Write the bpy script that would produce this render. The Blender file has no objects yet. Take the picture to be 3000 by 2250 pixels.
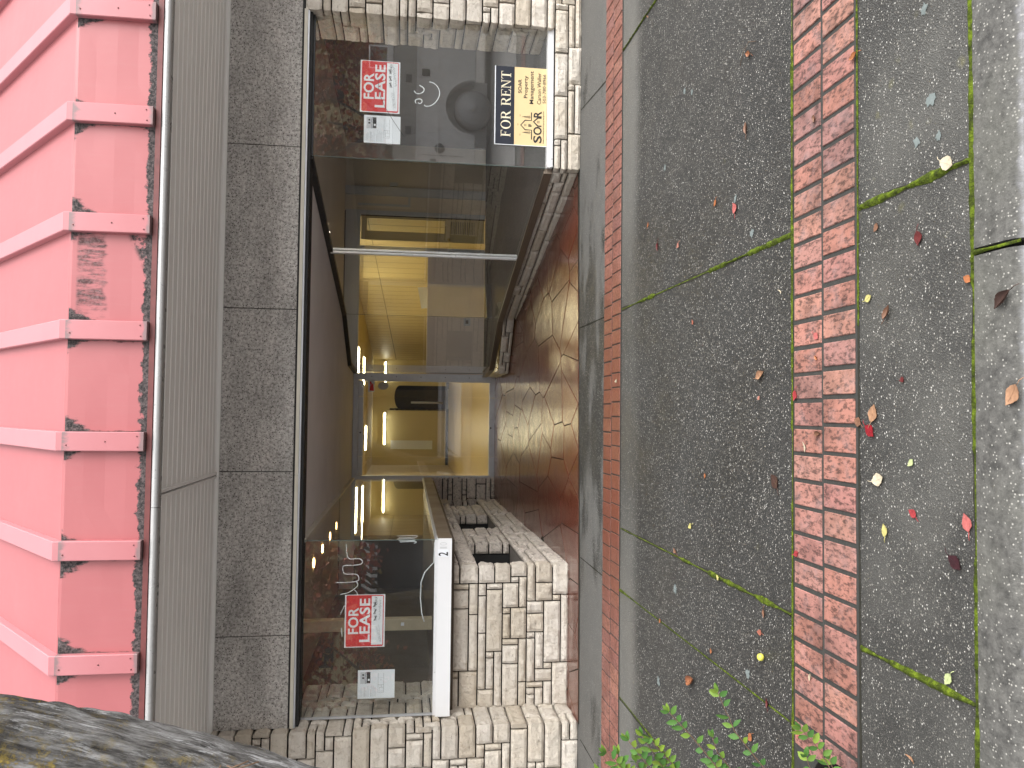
import bpy, bmesh, math, random
from mathutils import Vector, Matrix, noise as mnoise
C = bpy.context
SC = C.scene
COL = SC.collection
R = math.radians
SL = 0.0196                      # the pavement rises gently from kerb to shopfront
def G(y): return SL * y
WLOC = {}

# ------------------------------------------------------------------ objects
def tag(o, label=None, cat=None, group=None, kind=None):
    if label: o['label'] = label
    if cat: o['category'] = cat
    if group: o['group'] = group
    if kind: o['kind'] = kind
    return o

def empty(name, loc, label=None, cat=None, group=None):
    o = bpy.data.objects.new(name, None)
    COL.objects.link(o); o.location = loc; o.empty_display_size = .1
    WLOC[o.name] = Vector(loc)
    return tag(o, label, cat, group)

def link_mesh(name, me, parent=None, loc=None):
    o = bpy.data.objects.new(name, me); COL.objects.link(o)
    if parent is not None:
        o.parent = parent; WLOC[o.name] = WLOC[parent.name] if loc is None else Vector(loc)
        if loc is not None: o.location = Vector(loc) - WLOC[parent.name]
    else:
        WLOC[o.name] = Vector(loc) if loc is not None else Vector((0, 0, 0))
        if loc is not None: o.location = loc
    return o

class MB:
    """collects shapes in world coordinates; build() links them as ONE mesh object"""
    def __init__(s): s.v = []; s.f = []; s.m = []; s.c = []; s.smooth = []
    def add(s, vs, fs, mi=0, rnd=0.5, smooth=False):
        b = len(s.v); s.v += [tuple(v) for v in vs]; s.c += [rnd] * len(vs)
        for f in fs: s.f.append([b + i for i in f]); s.m.append(mi); s.smooth.append(smooth)
    def box(s, x0, x1, y0, y1, z0, z1, mi=0, rnd=.5, bev=0):
        if bev > 0:
            bm = bmesh.new(); bmesh.ops.create_cube(bm, size=1)
            for v in bm.verts:
                v.co = Vector(((x0+x1)/2 + v.co.x*(x1-x0), (y0+y1)/2 + v.co.y*(y1-y0), (z0+z1)/2 + v.co.z*(z1-z0)))
            bmesh.ops.bevel(bm, geom=bm.edges[:], offset=bev, segments=2, affect='EDGES', profile=.6)
            s.bm(bm, mi, rnd); return
        s.add([(x0,y0,z0),(x1,y0,z0),(x1,y1,z0),(x0,y1,z0),(x0,y0,z1),(x1,y0,z1),(x1,y1,z1),(x0,y1,z1)],
              [(3,2,1,0),(4,5,6,7),(0,1,5,4),(1,2,6,5),(2,3,7,6),(3,0,4,7)], mi, rnd)
    def bm(s, bm, mi=0, rnd=.5, smooth=False):
        bm.verts.index_update()
        s.add([v.co[:] for v in bm.verts], [[v.index for v in f.verts] for f in bm.faces], mi, rnd, smooth); bm.free()
    def quad(s, a, b, c, d, mi=0, rnd=.5): s.add([a, b, c, d], [(0, 1, 2, 3)], mi, rnd)
    def poly(s, pts, mi=0, rnd=.5): s.add(pts, [list(range(len(pts)))], mi, rnd)
    def prism(s, pts2, z0, z1, mi=0, rnd=.5):       # pts2: counter-clockwise outline; z0/z1 numbers or functions of y
        f0 = z0 if callable(z0) else (lambda x, y: z0); f1 = z1 if callable(z1) else (lambda x, y: z1)
        n = len(pts2)
        vs = [(x, y, f0(x, y)) for x, y in pts2] + [(x, y, f1(x, y)) for x, y in pts2]
        s.add(vs, [list(range(n))[::-1], list(range(n, 2*n))] + [(i, (i+1) % n, n+(i+1) % n, n+i) for i in range(n)], mi, rnd)
    def extr(s, prof, x0, x1, mi=0, rnd=.5, smooth=False):  # profile of (y,z) swept along x
        n = len(prof)
        vs = [(x0, y, z) for y, z in prof] + [(x1, y, z) for y, z in prof]
        s.add(vs, [(i, (i+1) % n, n+(i+1) % n, n+i) for i in range(n)], mi, rnd, smooth); s.add(vs[:n], [list(range(n))[::-1]], mi, rnd); s.add(vs[n:], [list(range(n))], mi, rnd)
    def tube(s, pts, rad, seg=8, mi=0, rnd=.5, caps=True):
        pts = [Vector(p) for p in pts]; n = len(pts)
        rads = rad if isinstance(rad, (list, tuple)) else [rad] * n
        vs = []; up = Vector((.13, .31, .94))
        for i, p in enumerate(pts):
            d = (pts[min(i+1, n-1)] - pts[max(i-1, 0)]).normalized()
            a = d.cross(up)
            if a.length < 1e-3: a = d.cross(Vector((1, 0, 0)))
            a.normalize(); b = d.cross(a)
            for k in range(seg):
                t = 2*math.pi*k/seg; vs.append(p + (a*math.cos(t) + b*math.sin(t)) * rads[i])
        fs = [(i*seg+k, i*seg+(k+1) % seg, (i+1)*seg+(k+1) % seg, (i+1)*seg+k) for i in range(n-1) for k in range(seg)]
        if caps: fs += [list(range(seg))[::-1], list(range((n-1)*seg, n*seg))]
        s.add(vs, fs, mi, rnd, True)
    def cyl(s, c, axis, r, h, seg=24, mi=0, rnd=.5, r2=None):
        c = Vector(c); ax = Vector(axis).normalized()
        s.tube([c - ax*h/2, c + ax*h/2], [r, r if r2 is None else r2], seg, mi, rnd)
        for k in range(1): pass
    def ribbon(s, pts, w, y, t=.0006, mi=0, rnd=.5):  # flat line of width w in the plane y (points are x,z)
        P = [Vector((a, 0, b)) for a, b in pts]; n = len(P); L = []; Rr = []
        for i, p in enumerate(P):
            d = (P[min(i+1, n-1)] - P[max(i-1, 0)]).normalized(); a = Vector((-d.z, 0, d.x)) * w/2
            L.append(p + a); Rr.append(p - a)
        for i in range(n-1):
            s.add([(q.x, y, q.z) for q in (L[i], Rr[i], Rr[i+1], L[i+1])] + [(q.x, y-t, q.z) for q in (L[i], Rr[i], Rr[i+1], L[i+1])],
                  [(0,1,2,3),(7,6,5,4),(0,4,5,1),(1,5,6,2),(2,6,7,3),(3,7,4,0)], mi, rnd)
    def build(s, name, mats, parent=None, loc=None, fix=True):
        base = Vector(loc) if loc is not None else (WLOC[parent.name] if parent is not None else Vector((0, 0, 0)))
        me = bpy.data.meshes.new(name)
        me.from_pydata([(x-base.x, y-base.y, z-base.z) for x, y, z in s.v], [], s.f)
        for m in (mats if isinstance(mats, (list, tuple)) else [mats]): me.materials.append(m)
        me.polygons.foreach_set('material_index', s.m); me.polygons.foreach_set('use_smooth', s.smooth)
        at = me.attributes.new('rnd', 'FLOAT', 'POINT'); at.data.foreach_set('value', s.c)
        me.update()
        if fix:
            bm = bmesh.new(); bm.from_mesh(me); bmesh.ops.recalc_face_normals(bm, faces=bm.faces[:]); bm.to_mesh(me); bm.free()
        return link_mesh(name, me, parent, base if (loc is not None) else None)

def font_mesh(body, bold=0.0, shear=0.0, extrude=0.0):
    cu = bpy.data.curves.new('lettering', 'FONT'); cu.body = body; cu.offset = bold; cu.shear = shear; cu.resolution_u = 3
    cu.space_character = 1.0 + bold*2; cu.extrude = extrude
    o = bpy.data.objects.new('lettering', cu); COL.objects.link(o)
    dg = C.evaluated_depsgraph_get(); dg.update(); me = bpy.data.meshes.new_from_object(o.evaluated_get(dg))
    V = [v.co.copy() for v in me.vertices]; F = [list(p.vertices) for p in me.polygons]
    bpy.data.objects.remove(o); bpy.data.curves.remove(cu); bpy.data.meshes.remove(me)
    return V, F
def write(mb, body, x0, x1, z0, z1, y, bold=0.0, mi=0, t=.0012, shear=0.0):
    """flat raised lettering on a surface facing the street, fitted to a rectangle"""
    V, F = font_mesh(body, bold, shear, .01)
    lx = min(v.x for v in V); hx = max(v.x for v in V); ly = min(v.y for v in V); hy = max(v.y for v in V)
    mb.add([(x0 + (v.x-lx)/(hx-lx)*(x1-x0), y - t*(v.z/.02+.5), z0 + (v.y-ly)/(hy-ly)*(z1-z0)) for v in V], F, mi)

# ------------------------------------------------------------------ materials
class NT:
    def __init__(s, name, rough=.6, spec=.5, metal=0.0):
        s.mat = bpy.data.materials.new(name); s.mat.use_nodes = True; s.t = s.mat.node_tree
        s.b = s.t.nodes['Principled BSDF']; s.out = s.t.nodes['Material Output']
        s.b.inputs['Roughness'].default_value = rough; s.b.inputs['Metallic'].default_value = metal
        s.b.inputs['Specular IOR Level'].default_value = spec
        s._p = None
    def n(s, typ): return s.t.nodes.new('ShaderNode' + typ)
    def set(s, sk, v):
        if isinstance(v, bpy.types.NodeSocket): s.t.links.new(v, sk)
        elif v is not None:
            if hasattr(sk.default_value, '__len__') and len(sk.default_value) == 4 and hasattr(v, '__len__') and len(v) == 3: v = (*v, 1)
            sk.default_value = v
    @property
    def P(s):
        if s._p is None: s._p = s.n('NewGeometry').outputs['Position']
        return s._p
    def xyz(s, v=None):
        q = s.n('SeparateXYZ'); s.set(q.inputs[0], v or s.P); return q.outputs
    def vec(s, scale=(1,1,1), loc=(0,0,0), v=None, rot=(0,0,0)):
        q = s.n('Mapping'); s.set(q.inputs['Vector'], v or s.P); q.inputs['Scale'].default_value = scale
        q.inputs['Location'].default_value = loc; q.inputs['Rotation'].default_value = rot; return q.outputs[0]
    def noise(s, scale=5, detail=4, rough=.55, v=None, dist=0):
        q = s.n('TexNoise'); s.set(q.inputs['Vector'], v or s.P); q.inputs['Scale'].default_value = scale
        q.inputs['Detail'].default_value = detail; q.inputs['Roughness'].default_value = rough; q.inputs['Distortion'].default_value = dist
        return q.outputs['Fac']
    def vor(s, scale=5, v=None, feature='F1', out='Distance', rand=1):
        q = s.n('TexVoronoi'); q.feature = feature; s.set(q.inputs['Vector'], v or s.P); q.inputs['Scale'].default_value = scale
        q.inputs['Randomness'].default_value = rand; return q.outputs[out]
    def ramp(s, f, stops):
        q = s.n('ValToRGB'); s.set(q.inputs[0], f); e = q.color_ramp.elements
        while len(e) < len(stops): e.new(.5)
        for i, (p, c) in enumerate(stops):
            e[i].position = p; e[i].color = (c, c, c, 1) if isinstance(c, (int, float)) else (*c, 1)
        return q.outputs[0]
    def m(s, op, a, b=None, c=None, clamp=False):
        q = s.n('Math'); q.operation = op; q.use_clamp = clamp
        for i, x in enumerate((a, b, c)):
            if x is not None: s.set(q.inputs[i], x)
        return q.outputs[0]
    def mix(s, f, a, b, mode='MIX'):
        q = s.n('Mix'); q.data_type = 'RGBA'; q.blend_type = mode
        s.set(q.inputs[0], f); s.set(q.inputs[6], a); s.set(q.inputs[7], b); return q.outputs[2]
    def step(s, x, a, b):
        q = s.n('MapRange'); q.interpolation_type = 'SMOOTHSTEP'; s.set(q.inputs[0], x); q.inputs[1].default_value = a; q.inputs[2].default_value = b
        return q.outputs[0]
    def attr(s):
        q = s.n('Attribute'); q.attribute_name = 'rnd'; return q.outputs['Fac']
    def bump(s, h, dist=.01, strength=1.0):
        q = s.n('Bump'); s.set(q.inputs['Height'], h); q.inputs['Distance'].default_value = dist; q.inputs['Strength'].default_value = strength
        s.t.links.new(q.outputs[0], s.b.inputs['Normal'])
    def col(s, c): s.set(s.b.inputs['Base Color'], c); return s
    def rough(s, r): s.set(s.b.inputs['Roughness'], r); return s
    def emit(s, c, k): s.set(s.b.inputs['Emission Color'], c); s.b.inputs['Emission Strength'].default_value = k; return s

def plain(name, c, rough=.6, spec=.5, metal=0.0, var=.12, sc=9, bump=0.0):
    k = NT(name, rough, spec, metal); f = k.noise(sc, 5)
    k.col(k.mix(f, tuple(x*(1-var) for x in c), tuple(min(1, x*(1+var)) for x in c)))
    k.rough(k.ramp(k.noise(sc*2.3, 4), [(.3, max(.02, rough-.08)), (.7, min(1, rough+.08))]))
    if bump: k.bump(k.noise(sc*6, 5), bump)
    return k.mat

M = {}
def make_materials():
    # exposed-aggregate pavement
    k = NT('exposed_aggregate', .7); x, y, z = k.xyz()
    wob = k.noise(1.3, 3)
    pv = k.vec((1, 1.25, 1), rot=(0, 0, .4)); d = k.vor(122, v=pv); cs = k.n('SeparateColor'); k.set(cs.inputs[0], k.vor(122, v=pv, out='Color'))
    r1 = cs.outputs[0]; r2 = cs.outputs[1]
    d2 = k.vor(210); c2 = k.n('SeparateColor'); k.set(c2.inputs[0], k.vor(210, out='Color'))
    base = k.mix(k.noise(2.2, 5), (.014, .014, .0135), (.031, .031, .030))
    stain = k.ramp(k.noise(1.1, 7, .65), [(.38, 1.15), (.50, .95), (.64, .55)])
    base = k.mix(1.0, base, stain, 'MULTIPLY')
    smallc = k.ramp(c2.outputs[0], [(.0, (.035, .034, .03)), (.6, (.075, .073, .066)), (.9, (.16, .155, .14)), (1, (.30, .29, .27))])
    c = k.mix(k.m('MULTIPLY', k.ramp(d2, [(.25, 1), (.45, 0)]), k.ramp(k.noise(9, 4), [(.35, .35), (.65, 1.0)])), base, smallc)
    bigc = k.ramp(r1, [(0, (.008, .008, .007)), (.38, (.04, .039, .035)), (.60, (.10, .096, .085)), (.78, (.19, .18, .155)), (.90, (.36, .345, .31)), (1, (.60, .59, .55))])
    c = k.mix(k.m('MULTIPLY', k.ramp(d, [(.28, 1), (.46, 0)]), k.m('GREATER_THAN', r2, .28)), c, bigc)
    # smooth trowelled margin next to the far brick band, dusty and paler
    wy = k.m('ADD', y, k.m('MULTIPLY', k.m('SUBTRACT', wob, .5), .25))
    mar = k.m('MULTIPLY', k.step(wy, 4.66, 4.88), k.m('SUBTRACT', 1, k.step(y, 5.2, 5.21)))
    xs = k.m('ABSOLUTE', k.m('ADD', x, -.1)); dry = k.step(xs, .3, 1.5)
    c = k.mix(k.m('MULTIPLY', mar, k.m('MULTIPLY_ADD', dry, .5, .2)), c, (.16, .158, .145))
    # strip between brick and shopfront: dry and dusty except for damp patches in front of the doorway
    far = k.step(y, 5.3, 5.31)
    n2 = k.m('ADD', k.noise(1.6, 6, .6, v=k.vec((1, 2.6, 1))), k.m('MULTIPLY', dry, .22))
    damp = k.ramp(n2, [(.52, 0), (.64, 1)])
    c = k.mix(k.m('MULTIPLY', far, k.m('MULTIPLY', damp, .62)), c, (.17, .168, .158))
    ol = k.ramp(k.noise(3.1, 5, .62), [(.6, 0), (.74, 1)])
    near = k.m('SUBTRACT', 1, k.step(y, 2.1, 2.7))
    spots = k.m('MULTIPLY', k.ramp(k.vor(8.5), [(.06, 1), (.2, 0)]), k.ramp(k.noise(26, 4), [(.45, 0), (.6, 1)]))
    c = k.mix(k.m('MULTIPLY', k.m('MULTIPLY', k.m('MAXIMUM', ol, k.m('MULTIPLY', k.step(x, .3, 1.0), k.m('SUBTRACT', 1, k.step(y, 2.3, 2.6)))), spots), .7, clamp=True), c, (.13, .12, .03))
    c = k.mix(k.m('MULTIPLY', near, k.ramp(k.noise(2.4, 5), [(.4, .10), (.62, .42)])), c, (.15, .147, .132))
    k.col(c)
    k.rough(k.m('ADD', k.ramp(k.noise(1.7, 5), [(.35, .42), (.65, .72)]), k.m('MULTIPLY', k.m('MULTIPLY', far, damp), .15)))
    k.bump(k.m('ADD', k.m('MULTIPLY', k.ramp(d, [(.2, 1), (.5, 0)]), r2), k.m('MULTIPLY', k.ramp(d2, [(.2, 1), (.5, 0)]), .5)), .0035, .8)
    M['agg'] = k.mat
    # paving bricks
    k = NT('paving_brick', .75); a = k.attr(); x, y, z = k.xyz()
    c = k.ramp(a, [(0, (.31, .135, .10)), (.3, (.38, .17, .13)), (.55, (.32, .145, .125)), (.8, (.40, .195, .14)), (1, (.29, .145, .13))])
    sp = k.ramp(k.noise(75, 4, .7, v=k.vec((1, .45, 1), rot=(0, 0, .5))), [(.48, 1), (.61, .30)])
    sp2 = k.ramp(k.noise(6, 7, .7), [(.42, 1), (.66, .42)])
    c = k.mix(1, k.mix(1, c, sp, 'MULTIPLY'), sp2, 'MULTIPLY')
    bl = k.ramp(k.noise(14, 4), [(.5, 0), (.75, .35)])
    c = k.mix(bl, c, (.24, .19, .195))
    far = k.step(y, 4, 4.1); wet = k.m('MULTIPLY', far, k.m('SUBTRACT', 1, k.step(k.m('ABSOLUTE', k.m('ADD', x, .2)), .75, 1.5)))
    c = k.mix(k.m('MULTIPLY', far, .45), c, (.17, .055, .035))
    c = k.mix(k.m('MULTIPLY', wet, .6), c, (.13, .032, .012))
    k.col(c); k.rough(k.m('SUBTRACT', .78, k.m('MULTIPLY', wet, .35)))
    k.bump(k.noise(60, 5), .002); M['brick'] = k.mat
    k = NT('brick_mortar', .85); k.col(k.mix(k.noise(40, 4), (.017, .017, .015), (.045, .045, .04))); k.bump(k.noise(90, 3), .002); M['mortar'] = k.mat
    # moss
    k = NT('moss', .95, .2); c = k.ramp(k.noise(38, 6, .7), [(.3, (.015, .018, .005)), (.48, (.05, .07, .006)), (.62, (.11, .155, .010)), (.82, (.19, .24, .02))])
    k.col(c); k.bump(k.noise(160, 4), .006); M['moss'] = k.mat
    k = NT('joint_dirt', .9, .2); k.col(k.mix(k.noise(30, 4), (.012, .012, .01), (.045, .042, .03))); M['dirt'] = k.mat
    # kerb concrete
    k = NT('kerb_concrete', .8); x, y, z = k.xyz()
    c = k.mix(k.ramp(k.noise(30, 8, .72), [(.36, 0), (.64, 1)]), (.04, .039, .036), (.115, .112, .103))
    d = k.vor(120); cc = k.n('SeparateColor'); k.set(cc.inputs[0], k.vor(120, out='Color'))
    c = k.mix(k.m('MULTIPLY', k.ramp(d, [(.2, 1), (.35, 0)]), k.m('GREATER_THAN', cc.outputs[0], .7)), c, (.32, .31, .28))
    c = k.mix(k.ramp(k.noise(3, 5), [(.45, 0), (.7, .5)]), c, (.12, .12, .10))
    worn_or_highlight = k.m('SUBTRACT', 1, k.step(k.m('ADD', y, k.m('MULTIPLY', k.noise(30, 4), .03)), 1.738, 1.760))  # bluish edge highlight painted along the kerb nose, with white efflorescence
    c = k.mix(k.m('MULTIPLY', worn_or_highlight, .8), c, (.36, .36, .38)); k.col(c); k.bump(k.noise(120, 5), .003); M['kerb'] = k.mat
    k = NT('asphalt', .85); k.col(k.mix(k.noise(80, 5), (.03, .03, .032), (.07, .07, .072))); k.bump(k.noise(150, 4), .004); M['asphalt'] = k.mat
    # split-face stone
    k = NT('split_face_stone', .88, .25); a = k.attr()
    c = k.ramp(a, [(0, (.50, .44, .355)), (.35, (.58, .53, .455)), (.7, (.63, .585, .52)), (1, (.54, .495, .43))])
    n1 = k.noise(16, 7, .68, dist=.6)
    c = k.mix(k.ramp(n1, [(.52, 0), (.72, .55)]), c, (.30, .235, .165))
    c = k.mix(k.ramp(k.noise(34, 6, .7, dist=1.2), [(.30, .65), (.43, 0)]), c, (.16, .13, .10))
    c = k.mix(k.ramp(k.noise(5, 4), [(.5, 0), (.75, .3)]), c, (.46, .38, .27))
    k.col(c); h = k.m('ADD', k.noise(28, 7, .65, dist=.8), k.m('MULTIPLY', k.noise(95, 4), .35)); k.bump(h, .016, .9); M['stone'] = k.mat
    # the same stone inside the porch, with dirt lodged in its pits
    k = NT('split_face_stone_sooty', .88, .25); a = k.attr()
    c = k.ramp(a, [(0, (.60, .54, .48)), (.5, (.70, .64, .57)), (1, (.65, .59, .52))])
    c = k.mix(k.ramp(k.noise(26, 7, .72, dist=1.0), [(.50, 0), (.64, .8)]), c, (.12, .095, .075))
    k.col(c); h = k.m('ADD', k.noise(28, 7, .65, dist=.8), k.m('MULTIPLY', k.noise(95, 4), .35)); k.bump(h, .018, 1.0); M['stone_soot'] = k.mat
    M['joint'] = plain('raked_mortar', (.02, .017, .015), .95, .1)
    # granite fascia
    k = NT('granite_panel', .6, .4)
    c = k.ramp(k.noise(46, 6, .75), [(.32, (.14, .13, .12)), (.46, (.40, .38, .36)), (.56, (.57, .55, .52)), (.72, (.72, .70, .67))])
    d = k.vor(85); cc = k.n('SeparateColor'); k.set(cc.inputs[0], k.vor(85, out='Color'))
    c = k.mix(k.m('MULTIPLY', k.ramp(d, [(.25, 1), (.45, 0)]), k.m('GREATER_THAN', cc.outputs[0], .68)), c, (.05, .042, .035))
    c = k.mix(k.m('MULTIPLY', k.ramp(d, [(.2, 1), (.35, 0)]), k.m('GREATER_THAN', cc.outputs[1], .86)), c, (.45, .42, .38))
    sm = k.ramp(k.noise(1.6, 5, v=k.vec((1, 1, 2.2))), [(.4, 1), (.66, .68)])
    k.col(k.mix(1, c, sm, 'MULTIPLY')); k.bump(k.noise(60, 5), .002); M['granite'] = k.mat
    # faded red sheet-metal canopy
    k = NT('faded_red_metal', .42, .5); x, y, z = k.xyz()
    c = k.mix(k.noise(2.4, 5), (.345, .098, .104), (.385, .118, .124))
    c = k.mix(k.ramp(k.noise(1.1, 3), [(.45, 0), (.6, .35)]), c, (.345, .098, .106))
    c = k.mix(k.ramp(k.noise(8, 6, .7, v=k.vec((5, 1, .5))), [(.5, 0), (.8, .3)]), c, (.36, .14, .14))
    isf = k.m('MULTIPLY', k.m('LESS_THAN', y, 4.70), k.m('LESS_THAN', z, 3.378))
    n3 = k.noise(22, 6, .7); n4 = k.noise(5, 4, .6)
    lim = k.m('ADD', 2.944, k.m('MULTIPLY', k.m('MULTIPLY', n4, n3), .17))
    m1 = k.m('SUBTRACT', 1, k.step(k.m('SUBTRACT', z, lim), -.004, .006))
    u = k.m('SUBTRACT', k.m('FRACT', k.m('ADD', k.m('DIVIDE', k.m('SUBTRACT', x, .429), .606), 50.5)), .5)
    dd = k.m('SUBTRACT', k.m('MULTIPLY', k.m('ABSOLUTE', u), .606), .052)
    top = k.m('MULTIPLY', k.m('SUBTRACT', z, k.m('ADD', 3.10, k.m('MULTIPLY', k.noise(2.6, 3, .5), .32))), .62)
    nn = k.m('MULTIPLY', k.m('SUBTRACT', k.noise(26, 6, .75, v=k.vec((1, 1, .4))), .42), .10)
    m2 = k.step(k.m('ADD', k.m('SUBTRACT', top, dd), k.m('MULTIPLY', nn, 1.6)), -.004, .022)
    edge = k.m('SUBTRACT', 1, k.step(k.m('ADD', dd, k.m('MULTIPLY', nn, .5)), .003, .009))
    bx = k.m('MULTIPLY', k.step(x, .49, .52), k.m('SUBTRACT', 1, k.step(x, .97, .985)))
    bz = k.m('MULTIPLY', k.step(k.m('ADD', z, k.m('MULTIPLY', k.noise(14, 4, v=k.vec((1, 1, .2))), .15)), 3.245, 3.27), k.m('SUBTRACT', 1, k.step(z, 3.33, 3.35)))
    st = k.ramp(k.noise(17, 7, .75, v=k.vec((1, 1, .22))), [(.43, 0), (.57, .85)])
    m3 = k.m('MULTIPLY', k.m('MULTIPLY', bx, bz), st)
    bz2 = k.m('SUBTRACT', 1, k.step(k.m('ADD', z, k.m('MULTIPLY', k.m('SUBTRACT', .97, x), .45)), 3.05, 3.09))
    m4 = k.m('MULTIPLY', k.m('MULTIPLY', bx, bz2), k.ramp(n3, [(.42, 0), (.5, 1)]))
    mk = k.m('MULTIPLY', isf, k.m('MAXIMUM', k.m('MAXIMUM', m1, m2), k.m('MAXIMUM', k.m('MAXIMUM', m3, m4), k.m('MULTIPLY', edge, .8))), clamp=True)
    worn_or_highlight = k.mix(k.ramp(k.noise(70, 6, .75), [(.42, 0), (.66, 1)]), (.006, .006, .006), (.13, .10, .10))
    k.col(k.mix(mk, c, worn_or_highlight)); k.rough(k.m('ADD', .42, k.m('MULTIPLY', mk, .4))); k.bump(k.noise(1.8, 3), .012, .5); M['roof'] = k.mat
    k = NT('faded_red_batten', .42, .5); x, y, z = k.xyz()
    c = k.mix(k.noise(3, 5), (.41, .150, .165), (.46, .19, .205))
    c = k.mix(k.m('MULTIPLY', k.m('SUBTRACT', 1, k.step(k.m('ADD', z, k.m('MULTIPLY', k.noise(5, 4), .3)), 3.1, 3.6)), .5), c, (.37, .105, .112))
    wb = k.m('MULTIPLY', k.m('LESS_THAN', y, 4.62), k.m('MULTIPLY', k.m('LESS_THAN', z, 3.375), k.m('MAXIMUM', k.step(k.m('ADD', z, k.m('MULTIPLY', k.noise(24, 6, .7, v=k.vec((1, 1, .35))), .12)), 3.395, 3.43), k.m('SUBTRACT', 1, k.step(k.m('ADD', z, k.m('MULTIPLY', k.noise(20, 5), .05)), 2.985, 3.005)))))
    k.col(k.mix(k.m('MULTIPLY', wb, .8), c, (.16, .13, .13))); M['batten'] = k.mat
    M['redtrim'] = plain('dark_red_trim', (.13, .032, .03), .5, sc=20, var=.4)
    M['gutter'] = plain('grey_white_gutter', (.36, .36, .355), .32, .5, .3)
    k = NT('ribbed_vinyl_soffit', .6); k.col(k.mix(k.noise(2, 4, v=k.vec((.5, 3, 1))), (.74, .735, .71), (.80, .79, .77))); M['soffit'] = k.mat
    M['cream_trim'] = plain('cream_trim', (.62, .59, .50), .5)
    M['black'] = plain('black_gap', (.012, .012, .012), .7)
    M['ceil'] = plain('porch_ceiling_paint', (.70, .70, .69), .7, sc=2)
    M['alu'] = plain('weathered_aluminium', (.55, .57, .60), .42, .5, .55, sc=14)
    M['alu_white'] = plain('bright_aluminium', (.78, .79, .80), .35, .5, .35, sc=14)
    M['white_paint'] = plain('white_painted_metal', (.78, .79, .80), .38, sc=4, var=.05)
    M['brown_or_shaded'] = plain('brown_anodised_or_shaded_white', (.16, .125, .095), .38, .6, .2, sc=1.5, var=.05)  # also carries the painted shade of the white ledge's porch side
    M['dark_frame'] = plain('dark_frame', (.025, .027, .03), .45)
    # glass
    k = NT('window_glass'); t = k.t
    tr = k.n('BsdfTransparent'); tr.inputs[0].default_value = (.975, .985, .98, 1); gl = k.n('BsdfGlossy'); gl.inputs['Roughness'].default_value = .0
    gl.inputs['Color'].default_value = (1, 1, 1, 1)
    fr = k.n('Fresnel'); fr.inputs['IOR'].default_value = 2.1
    df = k.n('BsdfDiffuse'); df.inputs['Color'].default_value = (.75, .77, .78, 1); md = k.n('MixShader'); k.set(md.inputs[0], k.ramp(k.noise(1.6, 5, .6), [(.3, .008), (.7, .026)])); t.links.new(tr.outputs[0], md.inputs[1]); t.links.new(df.outputs[0], md.inputs[2])
    ms = k.n('MixShader'); k.set(ms.inputs[0], k.m('MULTIPLY', k.m('MULTIPLY', fr.outputs[0], 1.15), k.m('SUBTRACT', 1, k.n('NewGeometry').outputs['Backfacing']), clamp=True)); t.links.new(md.outputs[0], ms.inputs[1]); t.links.new(gl.outputs[0], ms.inputs[2])
    t.links.new(ms.outputs[0], k.out.inputs[0]); M['glass'] = k.mat
    k = NT('glass_edge', .2); k.col((.10, .14, .13)); M['glass_edge'] = k.mat
    # porch floor: red-painted crazy paving, worn glossy
    k = NT('painted_flagstones', .3, .6); a = k.attr()
    c = k.ramp(a, [(0, (.095, .022, .013)), (.35, (.125, .035, .020)), (.65, (.105, .036, .022)), (1, (.145, .038, .021))])
    c = k.mix(k.ramp(k.noise(5, 6, .65), [(.5, 0), (.75, .55)]), c, (.055, .035, .026))
    c = k.mix(k.ramp(k.noise(2.2, 4, v=k.vec((1, .5, 1))), [(.66, 0), (.74, .5)]), c, (.16, .10, .075))
    k.col(c); k.rough(k.ramp(k.noise(7, 6), [(.35, .13), (.7, .27)]))
    k.bump(k.m('ADD', k.noise(4, 5, .6, dist=.6), k.m('MULTIPLY', k.noise(24, 4), .16)), .007, .5); M['flag'] = k.mat
    # interior
    M['wall_y'] = plain('cream_wall_paint', (.60, .51, .27), .6, sc=1.5, var=.06)
    k = NT('yellow_wood_panelling', .5); x, y, z = k.xyz(); fy = k.m('FRACT', k.m('MULTIPLY', y, 3.1))
    c = k.mix(k.noise(6, 5, v=k.vec((1, 8, .6))), (.42, .325, .15), (.52, .415, .21)); k.col(k.mix(k.m('LESS_THAN', fy, .05), c, (.07, .045, .02))); M['panel'] = k.mat
    k = NT('pale_wood_floor', .28); c = k.mix(k.noise(5, 6, v=k.vec((7, .8, 1))), (.34, .25, .10), (.46, .345, .15)); k.col(c); M['wood'] = k.mat
    M['beam'] = plain('blue_grey_paint', (.52, .55, .58), .6, sc=3)
    M['mauve'] = plain('mauve_grey_paint', (.74, .66, .60), .6, sc=2)
    M['tan'] = plain('tan_wall_paint', (.68, .60, .48), .7, sc=2)
    M['brownwall'] = plain('dark_brown_wall', (.085, .065, .045), .7, sc=2)
    M['carpet'] = plain('dark_carpet', (.11, .105, .10), .95, .1, sc=30, bump=.003)
    M['yellow_door'] = plain('yellow_door_paint', (.56, .45, .22), .5, sc=2)
    M['black_plastic'] = plain('black_plastic', (.02, .02, .022), .4)
    M['brass'] = plain('brass', (.6, .42, .12), .3, .5, 1)
    k = NT('lit_tube'); k.col((1, 1, .95)); k.emit((1, .93, .72), 9); M['tube'] = k.mat
    k = NT('lit_ceiling_panel'); k.col((1, 1, .95)); k.emit((1, .88, .55), 7); M['lamp'] = k.mat
    k = NT('lit_downlight'); k.col((1, .9, .7)); k.emit((1, .62, .25), 6); M['down'] = k.mat
    k = NT('added_display_fill'); k.col((1, .95, .85)); k.emit((1, .90, .78), 18); M['display_fill'] = k.mat  # glow of the fill lights added over the right display
    # signs
    M['sign_red'] = plain('sign_red', (.66, .010, .014), .45, var=.05)
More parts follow.
